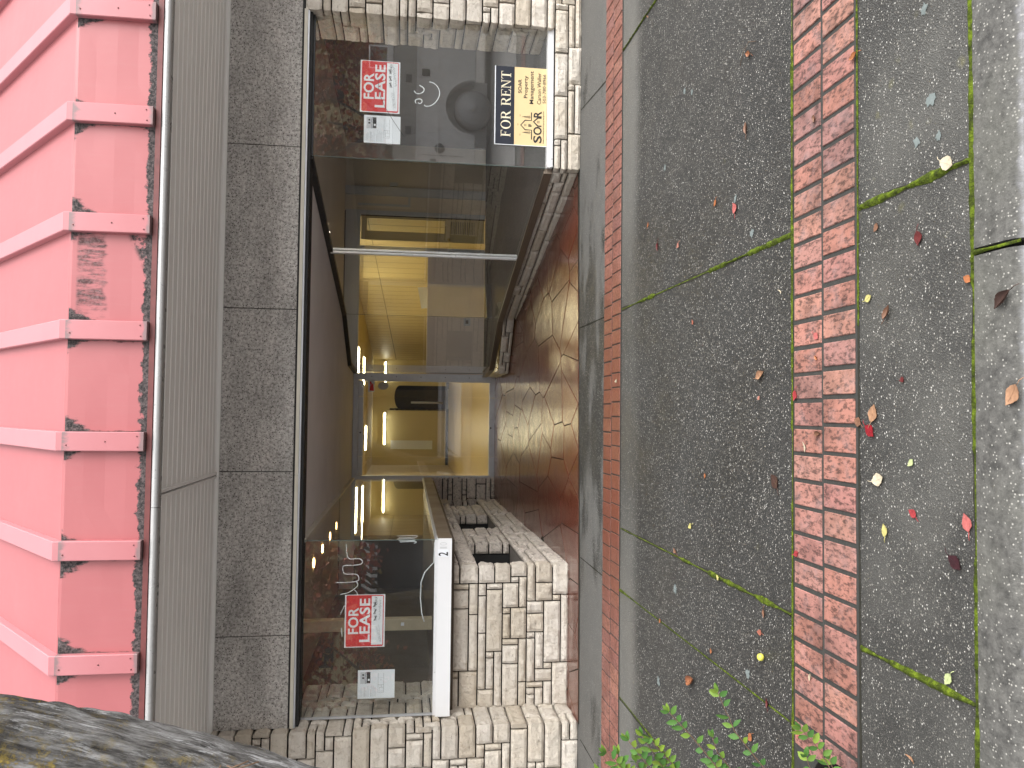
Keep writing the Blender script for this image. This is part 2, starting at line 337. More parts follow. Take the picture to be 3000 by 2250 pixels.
    M['sign_white'] = plain('sign_white', (.82, .85, .88), .5, var=.02)
    M['paper'] = plain('paper', (.80, .83, .87), .7, var=.02)
    M['ink'] = plain('black_ink', (.015, .015, .018), .6)
    M['grey_ink'] = plain('grey_ink', (.30, .31, .33), .7)
    M['light_ink'] = plain('pale_grey_ink', (.55, .57, .60), .7)
    M['navy'] = plain('sign_navy', (.012, .016, .028), .4)
    M['sand'] = plain('sign_sand', (.74, .56, .30), .5, var=.03)
    M['neon'] = plain('unlit_white_glass_tube', (.80, .84, .86), .25, var=.03)
    # plants
    k = NT('bark', .92, .2); rv = k.vec(rot=(0, -.28, 0)); v = k.vec((1, 1, .11), v=rv); v2 = k.vec((1, 1, .28), v=rv); x, y, z = k.xyz()
    n1 = k.noise(52, 9, .74, v=v); n2 = k.noise(16, 7, .7, v=v2)
    c = k.ramp(k.m('ADD', k.m('MULTIPLY', n1, .65), k.m('MULTIPLY', n2, .35)), [(.36, (.016, .015, .014)), (.45, (.06, .057, .055)), (.53, (.15, .146, .142)), (.64, (.34, .34, .34))])
    c = k.mix(k.m('MULTIPLY', k.ramp(k.noise(44, 9, .78, v=v), [(.53, 0), (.60, .85)]), k.ramp(k.noise(7, 5, .6, v=v2), [(.42, 0), (.54, 1)])), c, (.42, .425, .43))
    up = k.step(k.m('ADD', k.m('SUBTRACT', k.m('SUBTRACT', z, k.m('MULTIPLY', x, 2.2)), .3), k.m('MULTIPLY', k.m('SUBTRACT', k.noise(9, 5), .5), 1.2)), 3.65, 4.3)
    ly = k.m('MULTIPLY', k.ramp(k.noise(30, 10, .84), [(.505, 0), (.56, .95)]), up)
    c = k.mix(ly, c, k.mix(k.noise(90, 5, .7), (.12, .085, .012), (.52, .37, .05)))
    k.col(c); k.bump(k.m('ADD', k.m('ADD', n1, k.m('MULTIPLY', n2, .8)), k.m('MULTIPLY', ly, .25)), .022, 1.0); M['bark'] = k.mat
    k = NT('twig', .8); k.col((.13, .08, .05)); M['twig'] = k.mat
    k = NT('shrub_leaf', .6, .25); a = k.attr()
    k.col(k.ramp(a, [(0, (.016, .050, .012)), (.4, (.032, .095, .02)), (.75, (.06, .14, .025)), (1, (.14, .21, .025))])); k.b.inputs['Subsurface Weight'].default_value = 0.0
    M['leaf'] = k.mat
    k = NT('autumn_leaf', .6); a = k.attr()
    k.col(k.ramp(a, [(0, (.20, .02, .02)), (.45, (.36, .05, .035)), (.75, (.46, .13, .035)), (1, (.26, .22, .03))])); M['autumn'] = k.mat
    # street behind
    M['truck_white'] = plain('white_vehicle_paint', (.86, .87, .86), .3, .5, sc=2, var=.03)
    k = NT('chequer_plate', .4, .5, .6); f = k.vor(34, v=k.vec((1, 1, 1), rot=(0, .78, 0)), rand=0)
    k.col((.50, .50, .48)); k.bump(f, .006, 1); M['plate'] = k.mat
    M['tyre'] = plain('dusty_tyre_rubber', (.40, .40, .40), .85); M['rim'] = plain('wheel_rim', (.50, .51, .52), .5, .5, .2)
    M['orange'] = plain('orange_paint', (.55, .12, .03), .5)
    M['car'] = plain('dark_silver_car_paint', (.16, .15, .14), .25, .5, .4, sc=2, var=.04)
    k = NT('car_glass', .05); k.col((.03, .035, .035)); M['carglass'] = k.mat
    k = NT('cream_brickwork', .85); br = k.n('TexBrick'); k.set(br.inputs['Vector'], k.vec((1, 1, 1), rot=(R(90), 0, 0))); br.inputs['Scale'].default_value = 3
    br.inputs['Color1'].default_value = (.55, .47, .27, 1); br.inputs['Color2'].default_value = (.60, .52, .32, 1); br.inputs['Mortar'].default_value = (.35, .30, .2, 1)
    k.col(br.outputs[0]); M['creambrick'] = k.mat
    M['shopdark'] = plain('dark_brown_shopfront', (.07, .05, .035), .6, sc=1); M['greywall'] = plain('grey_render', (.28, .28, .27), .8, sc=1)
    k = NT('striped_canvas', .8); x, y, z = k.xyz(); k.col(k.mix(k.m('LESS_THAN', k.m('FRACT', k.m('MULTIPLY', x, 4)), .45), (.03, .03, .03), (.62, .62, .60))); M['stripe'] = k.mat
    M['pane_dark'] = plain('dark_window_pane', (.03, .035, .04), .08)
make_materials()

# ================================================================== stonework
def polyline(path):
    P = [Vector((a, b)) for a, b in path]; L = [0]
    for i in range(len(P)-1): L.append(L[-1] + (P[i+1]-P[i]).length)
    return P, L
def offset_point(P, L, u, d):
    n = len(P)
    def nrm(i):
        t = (P[i+1]-P[i]).normalized(); return Vector((t.y, -t.x))
    for i in range(n-1):
        if u <= L[i+1] + 1e-6 or i == n-2:
            t = (P[i+1]-P[i]).normalized(); q = P[i] + t*(u-L[i]); N = nrm(i)
            if abs(u-L[i+1]) < 1e-4 and i+1 < n-1:
                N2 = nrm(i+1); b = (N+N2); b = b/(1+N.dot(N2)); return P[i+1] + b*d
            if abs(u-L[i]) < 1e-4 and i > 0:
                N2 = nrm(i-1); b = (N+N2); b = b/(1+N.dot(N2)); return P[i] + b*d
            return q + N*d
def pack(W, H, rnd, unit, cu):
    """fills a W x H grid of cells with stones one or two courses high"""
    occ = [[False]*W for _ in range(H)]; out = []
    prev = {}
    for r in range(H):
        c = 0
        while c < W:
            if occ[r][c]: c += 1; continue
            free = 0
            while c+free < W and not occ[r][c+free]: free += 1
            h = 2 if (r+1 < H and rnd.random() < .62) else 1
            w = rnd.choice((3, 5, 6, 7, 8, 9, 10, 12)) if h == 2 else rnd.choice((4, 5, 6, 7, 8, 9, 11, 12))
            if free - w < 2: w = free if free <= 12 else free // 2
            w = min(w, free)
            if h == 2 and any(occ[r+1][c+q] for q in range(w)): h = 1
            for _ in range(3):
                if w > 2 and prev.get((r, c+w)) and c+w < W: w -= 1
            for q in range(w):
                for k in range(h): occ[r+k][c+q] = True
            for k in range(h+1): prev[(r+k, c+w)] = True
            out.append((c, c+w, r, r+h)); c += w
    return out
def stone_strip(mb, path, z0, z1, seed, unit=.067, cu=.052, depth=.020, backing=True, g=.0062, amp=.9):
    P, L = polyline(path); T = L[-1]; rnd = random.Random(seed)
    W = max(1, round(T/cu)); H = max(1, round((z1-z0)/unit)); cw = T/W; ch = (z1-z0)/H
    for (c0, c1, r0, r1) in pack(W, H, rnd, unit, cu):
        u0, u1, a0, a1 = c0*cw+g, c1*cw-g, z0+r0*ch+g, z0+r1*ch-g
        us = []; n = max(2, round((u1-u0)/.024))
        us = [u0+(u1-u0)*i/n for i in range(n+1)]
        for cor in L[1:-1]:
            if u0 < cor < u1:
                k = min(range(1, n), key=lambda i: abs(us[i]-cor)) if n > 1 else 1
                us[k] = cor
        m = max(2, round((a1-a0)/.02)); zs = [a0+(a1-a0)*j/m for j in range(m+1)]
        off = rnd.uniform(-.004, .006); rv = rnd.random(); tiltu = rnd.uniform(-.012, .012)
        vs = []; sd = rnd.uniform(0, 60)
        for j, z in enumerate(zs):
            for i, u in enumerate(us):
                q = offset_point(P, L, u, 0)
                nz = mnoise.noise(Vector((q.x*9+sd, q.y*9, z*11)))*.011*amp + mnoise.noise(Vector((q.x*27+sd, q.y*27, z*30)))*.008*amp
                d = depth + off + nz + tiltu*((u-u0)/(u1-u0)-.5)
                edge = (i in (0, len(us)-1)) + (j in (0, m))
                if edge: d -= .008 + .003*edge + .008*rnd.random()
                q = offset_point(P, L, u, max(.003, d)); vs.append((q.x, q.y, z))
        nu = len(us); fs = [(j*nu+i, j*nu+i+1, (j+1)*nu+i+1, (j+1)*nu+i) for j in range(m) for i in range(nu-1)]
        ring = [(0, i) for i in range(nu)] + [(j, nu-1) for j in range(1, m+1)] + [(m, i) for i in range(nu-2, -1, -1)] + [(j, 0) for j in range(m-1, 0, -1)]
        b = len(vs)
        for j, i in ring:
            q = offset_point(P, L, us[i], -.022); vs.append((q.x, q.y, zs[j]))
        k = len(ring)
        fs += [(ring[t][0]*nu+ring[t][1], b+t, b+(t+1) % k, ring[(t+1) % k][0]*nu+ring[(t+1) % k][1]) for t in range(k)]
        mb.add(vs, fs, 0, rv)
    if backing:
        B = [offset_point(P, L, L[i], -.020) for i in range(len(P))]
        for i in range(len(P)-1):
            mb.quad((B[i].x, B[i].y, z0), (B[i+1].x, B[i+1].y, z0), (B[i+1].x, B[i+1].y, z1), (B[i].x, B[i].y, z1), 1)

# ================================================================== ground
def rnd_joint(mb, x0, y0, x1, y1, w, h, seed, mi=0, seg=.02, gap=.0):
    """ragged strip of moss or dirt along a joint"""
    rnd = random.Random(seed); n = max(3, int(math.hypot(x1-x0, y1-y0)/seg)); dx, dy = (x1-x0)/n, (y1-y0)/n; l = math.hypot(dx, dy)
    px, py = -dy/l, dx/l; rows = []
    for i in range(n+1):
        x, y = x0+dx*i, y0+dy*i
        s = mnoise.noise(Vector((x*9+seed, y*9, 1.3)))
        ww = w*(.62+1.1*s+.45*rnd.random()); hh = h*(.7+.6*rnd.random())
        if gap and mnoise.noise(Vector((x*2.1+seed*3, y*2.1, 7))) > gap: ww *= .25; hh *= .2
        ww = max(.004, ww)
        rows.append([(x+px*ww*t, y+py*ww*t, G(y+py*ww*t)+.0015+hh*(1-abs(t)**2)*(.75+.5*rnd.random())) for t in (-1, -.55, 0, .55, 1)])
    vs = [p for r in rows for p in r]
    fs = [(i*5+k, i*5+k+1, (i+1)*5+k+1, (i+1)*5+k) for i in range(n) for k in range(4)]
    mb.add(vs, fs, mi, .5, True)

def build_ground():
    mb = MB(); mb.quad((-150, -150, -.32), (150, -150, -.32), (150, 150, -.32), (-150, 150, -.32))
    tag(mb.build('ground', M['asphalt']), kind='structure')
    mb = MB()
    mb.quad((-40, -12, -.20), (40, -12, -.20), (40, -6, -.12), (-40, -6, -.12)); mb.quad((-40, -6, -.12), (40, -6, -.12), (40, 1.73, -.12), (-40, 1.73, -.12))
    tag(mb.build('road', plain('pale_worn_road', (.36, .355, .345), .8, sc=3)), kind='structure')
    mb = MB(); mb.box(-40, 40, -15.9, -12, -.3, -.05); tag(mb.build('far_pavement', M['kerb']), kind='structure')
    # pavement: one sheet per bay between the brick bands
    mb = MB()
    for y0, y1 in ((1.885, 6.30),):
        mb.prism([(-9, y0), (9, y0), (9, y1), (-9, y1)], -.25, lambda x, y: G(y))
    tag(mb.build('sidewalk', M['agg']), kind='structure')
    # brick bands
    for (y0, ph, rows) in ((2.404, .452, (.0, .204)), (5.085, .466, (.0, .207))):
        mb = MB(); rnd = random.Random(int(y0*10)); mb.prism([(-9, y0-.003), (9, y0-.003), (9, y0+.408), (-9, y0+.408)], lambda x, y: G(y)-.02, lambda x, y: G(y)+.003, 1)
        for r, ry in enumerate(rows):
            pitch = .0985 if r else .0985
            off = ph + (.012 if r == 0 else 0)
            for i in range(-62, 62):
                x = off + i*pitch
                if x < -5.2 or x > 5.6: continue
                g = .0080 if y0 < 4 else .0042
                x0, x1 = x+g+rnd.uniform(-.0015, .0015), x+pitch-g+rnd.uniform(-.0015, .0015); ya, yb = y0+ry+.0085+rnd.uniform(-.0015, .0015), y0+ry+.1955+rnd.uniform(-.0015, .0015)
                if x1 < -1.16 and y0 < 3 and ya > 2.3 and x1 < -1.2 and r == 1: continue
                zt = .0075+rnd.uniform(-.001, .0012); b = .0025
                vs = [(x0, ya, G(ya)), (x1, ya, G(ya)), (x1, yb, G(yb)), (x0, yb, G(yb))] + [(x0, ya, G(ya)+zt-b), (x1, ya, G(ya)+zt-b), (x1, yb, G(yb)+zt-b), (x0, yb, G(yb)+zt-b)] + \
                     [(x0+b, ya+b, G(ya)+zt), (x1-b, ya+b, G(ya)+zt), (x1-b, yb-b, G(yb)+zt), (x0+b, yb-b, G(yb)+zt)]
                mb.add(vs, [(0,1,5,4),(1,2,6,5),(2,3,7,6),(3,0,4,7),(4,5,9,8),(5,6,10,9),(6,7,11,10),(7,4,8,11),(8,9,10,11)], 0, rnd.random())
        tag(mb.build('brick_band', [M['brick'], M['mortar']]), kind='structure')
    # kerb in two lengths
    prof = [(1.876, -.25), (1.876, .0405), (1.80, .0385), (1.768, .036), (1.748, .029), (1.734, .016), (1.727, -.004), (1.724, -.25)]
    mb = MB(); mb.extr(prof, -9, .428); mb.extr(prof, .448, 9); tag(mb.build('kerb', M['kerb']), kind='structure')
    # joints
    mb = MB(); q = 0
    for (x0, y0, x1, y1, w) in ((.70, 2.83, .70, 5.07, .011), (-.75, 2.83, -.75, 5.07, .011), (-1.156, 2.85, -1.156, 5.07, .006), (2.45, 2.83, 2.46, 5.07, .009),
                                (-1.85, 2.83, -1.85, 5.07, .006), (.69, 1.88, .69, 2.39, .012), (-.745, 1.88, -.745, 2.39, .009), (.438, 1.72, .438, 1.875, .009), (-2.2, 1.88, -2.2, 2.39, .01), (2.15, 1.88, 2.15, 2.39, .01)):
        q += 1; rnd_joint(mb, x0, y0, x1, y1, w, .007, q, gap=.18 if w > .007 else -.05)
    rnd_joint(mb, -5, 1.881, 5, 1.881, .009, .007, 40, gap=.12); rnd_joint(mb, -4, 2.826, 4.5, 2.826, .007, .005, 41, gap=.1); rnd_joint(mb, .3, 2.398, 2.2, 2.398, .005, .003, 43, gap=.0)
    tag(mb.build('moss', M['moss']), kind='stuff')
    mb = MB()
    for (x0, y0, x1, y1, w) in ((.70, 5.5, .70, 6.26, .007), (-1.15, 5.5, -1.14, 6.16, .007), (-2.55, 5.5, -2.55, 6.12, .007), (2.43, 5.5, 2.51, 6.27, .007), (-2.6, 2.83, -2.6, 5.07, .008), (-1.156, 2.83, -1.156, 5.07, .006), (-1.86, 2.83, -1.86, 5.07, .01),
                                (.70, 2.83, .70, 5.07, .013), (-.75, 2.83, -.75, 5.07, .012), (2.455, 2.83, 2.455, 5.07, .011), (-5, 2.397, 5, 2.397, .006), (-5, 5.081, 5, 5.081, .006), (-5, 5.497, 5, 5.497, .006), (-5, 2.822, 5, 2.822, .008), (-5, 1.882, 5, 1.882, .009), (.69, 1.9, .69, 2.39, .012), (-.745, 1.9, -.745, 2.39, .012)):
        q += 1; rnd_joint(mb, x0, y0, x1, y1, w*.8, .0006, q, seg=.05)
    tag(mb.build('joint_dirt', M['dirt']), kind='stuff')
    # lichen and droppings: irregular thin crusts lying on the slabs are part of the ground
    mb = MB(); rnd = random.Random(4)
    for (x, y, r) in ((.974, 3.331, .02), (.782, 3.166, .022), (1.671, 3.848, .018), (1.19, 2.065, .02), (.914, 2.039, .024), (.811, 2.102, .02), (.797, 2.009, .016), (-.927, 4.068, .03), (-1.091, 3.204, .024), (-1.498, 4.318, .03), (1.72, 3.95, .02), (1.4, 4.25, .022)):
        pts = []
        for i in range(18):
            a = 2*math.pi*i/18; rr = r*(.55+.5*rnd.random()); pts.append((x+rr*math.cos(a), y+rr*math.sin(a)*.9, 0))
        mb.add([(a, b, G(b)+.0022) for a, b, _ in pts] + [(x, y, G(y)+.0032)], [(i, (i+1) % 18, 18) for i in range(18)])
    tag(mb.build('lichen', plain('pale_lichen', (.16, .185, .18), .9, .1, sc=60, var=.5)), kind='stuff')
    # soil of the tree pit
    mb = MB(); pts = [(-1.19, 2.30), (-1.16, 2.42), (-1.175, 2.55), (-1.215, 2.64), (-1.30, 2.70), (-2.4, 2.72), (-2.4, 2.0), (-1.28, 2.02), (-1.2, 2.14)]
    mb.prism([(a, b) for a, b in pts], lambda x, y: G(y)-.02, lambda x, y: G(y)+.009); tag(mb.build('soil', plain('dark_soil', (.012, .010, .009), .95, .1, sc=40, var=.6, bump=.01)), kind='structure')
    # porch floor
    bound = [(-2.45, 6.165), (-1.19, 6.178), (.31, 6.255), (2.03, 6.305), (2.2, 11.42), (-2.45, 11.42)]
    mb = MB(); mb.prism(bound, lambda x, y: G(y)-.03, lambda x, y: G(y)+.0045, 1); rnd = random.Random(77); seeds = []
    while len(seeds) < 112:
        q = (rnd.uniform(-2.6, 2.4), rnd.uniform(6.0, 11.5))
        if all((q[0]-o[0])**2 + ((q[1]-o[1])*.55)**2 > .042 for o in seeds): seeds.append(q)
    def clip(P, nx, ny, c):
        out = []
        for i in range(len(P)):
            p, q = P[i], P[(i+1) % len(P)]; dp = p[0]*nx+p[1]*ny-c; dq = q[0]*nx+q[1]*ny-c
            if dp <= 0: out.append(p)
            if dp*dq < 0: t = dp/(dp-dq); out.append((p[0]+(q[0]-p[0])*t, p[1]+(q[1]-p[1])*t))
        return out
    for i, (sx, sy) in enumerate(seeds):
        if sx < -1.5 and sy > 6.95: continue
        P = [(sx-1, sy-1), (sx+1, sy-1), (sx+1, sy+1), (sx-1, sy+1)]; gap = .0035
        for j, (ox, oy) in enumerate(seeds):
            if i == j or abs(ox-sx) > 1.6 or abs(oy-sy) > 1.6: continue
            dx, dy = (ox-sx), (oy-sy)*.6; l = math.hypot(dx, dy*.6); nx, ny = dx/l, dy*.6/l; mx, my = (sx+ox)/2, (sy+oy)/2; P = clip(P, nx, ny, mx*nx+my*ny-gap)
            if len(P) < 3: break
        for k in range(len(bound)):
            p, q = bound[k], bound[(k+1) % len(bound)]; l = math.hypot(q[0]-p[0], q[1]-p[1]); nx, ny = (q[1]-p[1])/l, -(q[0]-p[0])/l
            P = clip(P, nx, ny, p[0]*nx+p[1]*ny-.004)
            if len(P) < 3: break
        if len(P) < 3: continue
        n = len(P); tx, ty = rnd.uniform(-.004, .004), rnd.uniform(-.004, .004); ins = [(sx+(x-sx)*(1-.0028/max(.05, math.hypot(x-sx, y-sy))), sy+(y-sy)*(1-.0028/max(.05, math.hypot(x-sx, y-sy)))) for x, y in P]
        f = lambda x, y: G(y)+.0075+(x-sx)*tx+(y-sy)*ty
        mb.add([(x, y, G(y)) for x, y in P] + [(x, y, f(x, y)-.003) for x, y in P] + [(x, y, f(x, y)) for x, y in ins], [(k, (k+1) % n, n+(k+1) % n, n+k) for k in range(n)] + [(n+k, n+(k+1) % n, 2*n+(k+1) % n, 2*n+k) for k in range(n)] + [list(range(2*n, 3*n))], 0, rnd.random())
    tag(mb.build('porch_floor', [M['flag'], M['dirt']]), kind='structure')
    mb = MB(); mb.quad((-3.2, 11.5, .225), (4.2, 11.5, .225), (4.2, 25, .225), (-3.2, 25, .225)); tag(mb.build('shop_floor', M['wood']), kind='structure')
build_ground()

# ================================================================== the building
shop = empty('storefront_building', (0, 6.3, .12), 'empty corner shopfront with pink metal canopy, cream stone piers and set-back glass door'.replace('corner ', ''), 'building')
def part(name, mb, mats, parent=None, label=None, fix=True):
    o = mb.build(name, mats, parent or shop, fix=fix)
    if label: o['label'] = label
    return o
def soffit_z(y): return 2.335 - (y-6.3)*.0136

def build_canopy():
    YF, ZB, ZT = 4.62, 2.940, 3.385; a = R(38.8); X0, X1 = -5.5, 5.5
    mb = MB()
    n = 60
    # slightly oil-canned sheet: lower upright face and sloping face behind it
    def w(x, s): return .004*mnoise.noise(Vector((x*2.3, s*3, 2)))
    cols = [X0+(X1-X0)*i/n for i in range(n+1)]
    low = [0, .25, .5, .75, .96, 1]; slope = [.04, .3, .6, 1.2, 2, 3, 4, 5.2]
    rows = [[(x, YF+w(x, t), ZB+(ZT-ZB)*t) for x in cols] for t in low[:-1]] + [[(x, YF+.004, ZT) for x in cols]] + \
           [[(x, YF+.004+s*math.cos(a)+w(x, s)*math.sin(a), ZT+s*math.sin(a)) for x in cols] for s in slope]
    vs = [p for r in rows for p in r]; k = n+1
    mb.add(vs, [(j*k+i, j*k+i+1, (j+1)*k+i+1, (j+1)*k+i) for j in range(len(rows)-1) for i in range(n)], 0, .5, False)
    can = part('metal_canopy', mb, M['roof'], label='faded pink sheet-metal canopy, upright below and sloping above', fix=False)
    hw, ht = .053, .042
    for i in range(-8, 9):
        x = .429 + .606*i + random.Random(i).uniform(-.006, .006)
        if not (X0+.1 < x < X1-.1): continue
        mb = MB(); zb = ZB+.012
        # mitred box rib; cross-section extruded down the face and up the slope
        nf = Vector((0, -1, 0)); ns = Vector((0, -math.sin(a), math.cos(a))); P0 = Vector((0, YF, zb)); P1 = Vector((0, YF, ZT)); P2 = Vector((0, YF+5*math.cos(a), ZT+5*math.sin(a)))
        mit = (nf+ns)/(1+nf.dot(ns))
        rings = []
        for P, N in ((P0, nf), (P1, mit), (P2, ns)):
            rings.append([P+Vector((x-hw, 0, 0))-N*.004, P+Vector((x-hw, 0, 0))+N*(ht-.004), P+Vector((x-hw+.004, 0, 0))+N*ht, P+Vector((x+hw-.004, 0, 0))+N*ht, P+Vector((x+hw, 0, 0))+N*(ht-.004), P+Vector((x+hw, 0, 0))-N*.004])
        vs = [v[:] for r in rings for v in r]
        mb.add(vs, [(j*6+q, j*6+q+1, (j+1)*6+q+1, (j+1)*6+q) for j in range(2) for q in range(5)] + [(0, 1, 2, 3, 4, 5)])
        for (dx, dz) in ((-.03, .03), (.03, .035), (0, .2), (-.02, .40)):
            if random.Random(i*7+int(dz*100)).random() < .75: mb.cyl((x+dx, YF-ht-.001, zb+dz), (0, 1, 0), .004, .004, 8, 1)
        mb.build('batten', [M['batten'], M['redtrim']], can)
    mb = MB(); mb.box(X0, X1, YF-.008, YF+.02, ZB-.022, ZB+.006); mb.box(X0, X1, YF+.004, YF+.03, ZB-.036, ZB-.023, 1)
    part('canopy_trim', mb, [M['redtrim'], M['black']])
    # rounded gutter edge, two lengths meeting at a joint
    mb = MB()
    for x0, x1 in ((X0, -.548), (-.545, X1)):
        prof = [(4.66, 2.905)] + [(4.615-.018*math.sin(t), 2.893+.020*math.cos(t)) for t in [math.pi*q/10 for q in range(11)]] + [(4.66, 2.873)]
        mb.extr(prof, x0, x1, 0, .5, True)
    part('gutter', mb, M['gutter'])
    # ribbed soffit: shallow grooved boards running along the facade
    mb = MB(); y = 4.64; prof = []
    while y < 6.26:
        w_ = .10
        prof += [(y, 2.950), (y+w_*.80, 2.950), (y+w_*.84, 2.957), (y+w_*.96, 2.957)]; y += w_
    prof += [(6.29, 2.950)]
    for x0, x1 in ((X0, -.50), (-.474, X1)):
        vs = [(x, yy, zz + .003*math.sin(x*1.7+yy*2)) for x in [x0+(x1-x0)*q/20 for q in range(21)] for yy, zz in prof]; k = len(prof)
        mb.add(vs, [(j*k+i, j*k+i+1, (j+1)*k+i+1, (j+1)*k+i) for j in range(20) for i in range(k-1)])
    mb.box(X0, X1, 4.63, 6.5, 2.97, 3.0)
    sof = part('soffit', mb, M['soffit'])
    mb = MB(); mb.box(-.522, -.505, 4.64, 6.27, 2.938, 2.953); mb.box(-.500, -.497, 4.64, 6.27, 2.945, 2.953, 1); mb.box(-.494, -.474, 4.64, 6.27, 2.936, 2.953)
    mb.build('joint_cover', [M['soffit'], M['black']], sof)
    mb = MB(); mb.box(X0, X1, 6.255, 6.277, 2.925, 2.953); part('soffit_trim', mb, M['soffit'])
build_canopy()

def build_front():
    # granite fascia slabs
    xs = [-2.435, -1.728, -.473, .79, 2.076, 3.35, 4.62]
    for i in range(len(xs)-1):
        mb = MB(); mb.box(xs[i]+.003, xs[i+1]-.003, 6.28, 6.33, 2.378, 2.947, bev=.002); part('granite_panel', mb, M['granite'])
    mb = MB(); mb.box(-2.43, 4.62, 6.30, 6.5, 2.30, 2.95); mb.box(-2.43, 4.62, 6.285, 6.32, 2.362, 2.379)
    part('fascia_backing', mb, M['black'])
    mb = MB(); mb.box(-2.43, -.5, 6.262, 6.30, 2.336, 2.361); mb.box(-.497, 3.18, 6.262, 6.30, 2.336, 2.361); mb.box(-2.43, 3.18, 6.272, 6.30, 2.322, 2.335, 1)
    part('head_trim', mb, [M['cream_trim'], M['alu']])
    # porch and display ceilings
    mb = MB(); f = lambda x, y: soffit_z(y)
    for pts in ([(-1.05, 6.3), (2.10, 6.3), (1.2, 9.55), (-1.03, 9.55)], [(-1.03, 9.552), (1.2, 9.552), (.63, 10.5), (.60, 11.5), (-1.0, 11.5)]):
        mb.prism(pts, f, lambda x, y: soffit_z(y)+.03)
    part('porch_ceiling', mb, M['ceil'])
    mb = MB(); mb.box(-2.6, -1.06, 6.5, 11.4, 2.43, 2.46); mb.prism([(2.13, 6.34), (3.95, 6.34), (3.95, 11.4), (.66, 11.4), (.66, 10.4), (1.25, 9.55)], 2.43, 2.46)
    part('display_ceiling', mb, M['tan'])
    # piers
    mb = MB(); stone_strip(mb, [(-4.2, 6.20), (-2.45, 6.20), (-2.47, 7.32)], .121, 2.36, 11); stone_strip(mb, [(-4.2, 6.20), (-2.45, 6.20), (-2.45, 6.34)], 2.362, 2.95, 12)
    part('stone_pier', mb, [M['stone'], M['joint']], label='left cream split-stone pier', fix=False)
    mb = MB(); stone_strip(mb, [(3.20, 6.80), (3.20, 6.285), (5.0, 6.285)], .345, 2.36, 21, cu=.045)
    part('stone_pier', mb, [M['stone'], M['joint']], label='right cream split-stone pier', fix=False)
    # low wall under the right window, following the porch
    mb = MB(); stone_strip(mb, [(.54, 11.40), (.525, 10.05), (1.16, 9.56), (2.01, 6.36)], .205, .348, 31, cu=.05, unit=.048, g=.0065, amp=.5); stone_strip(mb, [(1.16, 9.56), (2.01, 6.36)], .118, .205, 34, cu=.06, unit=.087, g=.0065, amp=.5)
    part('stone_plinth', mb, [M['stone'], M['joint']], fix=False, label='low stone plinth beside the porch')
    mb = MB(); stone_strip(mb, [(2.01, 6.36), (2.025, 6.285), (5.0, 6.285)], .120, .345, 33, unit=.056)
    mb.box(2.05, 5, 6.30, 6.42, .345, .352, 1)
    part('stone_plinth', mb, [M['stone'], M['joint']], fix=False, label='low stone plinth under the right window')
    # left low wall with three niches
    zl, z1, z2, zt = .122, .485, .895, 1.128
    A = [(-2.45, 6.58), (-1.285, 6.58)]
    mb = MB(); stone_strip(mb, A + [(-1.283, 6.70)], zl, z1, 41); stone_strip(mb, A + [(-1.283, 6.70)], z1, z2, 42); stone_strip(mb, A + [(-1.283, 6.70)], z2, zt, 43)
    wall = part('stone_low_wall', mb, [M['stone'], M['joint']], fix=False)
    mb = MB(); X = -1.283
    stone_strip(mb, [(X, 6.70), (-1.262, 11.43), (-.93, 11.43)], .128, z1, 44, g=.0075, amp=.6); stone_strip(mb, [(X, 6.70), (-1.262, 11.43), (-.93, 11.43)], z2, zt, 45, g=.0075, amp=.6)
    for (ya, yb, sd) in ((7.70, 8.65, 46), (9.75, 10.70, 47)):
        stone_strip(mb, [(X-.10, ya), (X+.004, ya), (X+.008, yb)], z1, z2, sd, g=.0075, amp=.6)
    stone_strip(mb, [(X-.10, 11.25), (X+.018, 11.25), (-1.262, 11.43), (-.93, 11.43)], z1, z2, 48, g=.007, amp=.6)
    side = mb.build('niche_wall', [M['stone_soot'], M['joint']], wall, fix=False)
    NL = plain('niche_ledge', (.22, .20, .18), .7)
    for (ya, yb) in ((6.70, 7.70), (8.65, 9.75), (10.70, 11.25)):
        mb = MB(); mb.box(X-.5, X-.004, ya-.03, yb+.0, z1-.02, z1-.003); mb.box(X-.5, X-.004, ya-.03, yb, z2+.003, z2+.02); mb.box(X-.5, X-.24, ya-.03, yb+.05, z1-.02, z2+.02, 1); mb.box(X-.24, X-.105, yb+.005, yb+.05, z1, z2, 1); mb.box(X-.5, X-.012, ya-.03, ya-.006, z1, z2, 1)
        mb.build('niche_lining', [NL, M['black']], wall)
    # window ledge on top of that wall
    mb = MB(); mb.prism([(-2.425, 6.37), (-1.012, 6.37), (-1.012, 6.52), (-2.425, 6.52)], 1.132, 1.248); mb.box(-2.425, -1.03, 6.40, 6.43, 1.2485, 1.268, 1)
    led = part('window_ledge', mb, [M['white_paint'], M['alu_white']])
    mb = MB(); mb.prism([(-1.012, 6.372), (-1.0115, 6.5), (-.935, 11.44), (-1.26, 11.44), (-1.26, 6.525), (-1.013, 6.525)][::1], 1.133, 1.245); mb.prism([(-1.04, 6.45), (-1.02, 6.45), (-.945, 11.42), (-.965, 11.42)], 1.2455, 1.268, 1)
    mb.build('side_ledge', [M['brown_or_shaded'], M['alu']], led)  # side of the white ledge, its shade put into the brown colour
    mb = MB(); mb.prism([(-2.46, 6.523), (-1.05, 6.523), (-.98, 11.4), (-2.46, 11.4)], 1.10, 1.241); part('display_platform', mb, M['brownwall'])
    # left glazing: front and side panes
    win = MB(); win.box(-2.43, -1.02, 6.41, 6.45, 2.300, 2.332); win.box(-2.43, -2.415, 6.42, 6.445, 1.268, 2.30)
    win.prism([(-1.045, 6.45), (-1.015, 6.45), (-.94, 11.42), (-.97, 11.42)], lambda x, y: soffit_z(y)-.045, lambda x, y: soffit_z(y)+.004, 1)
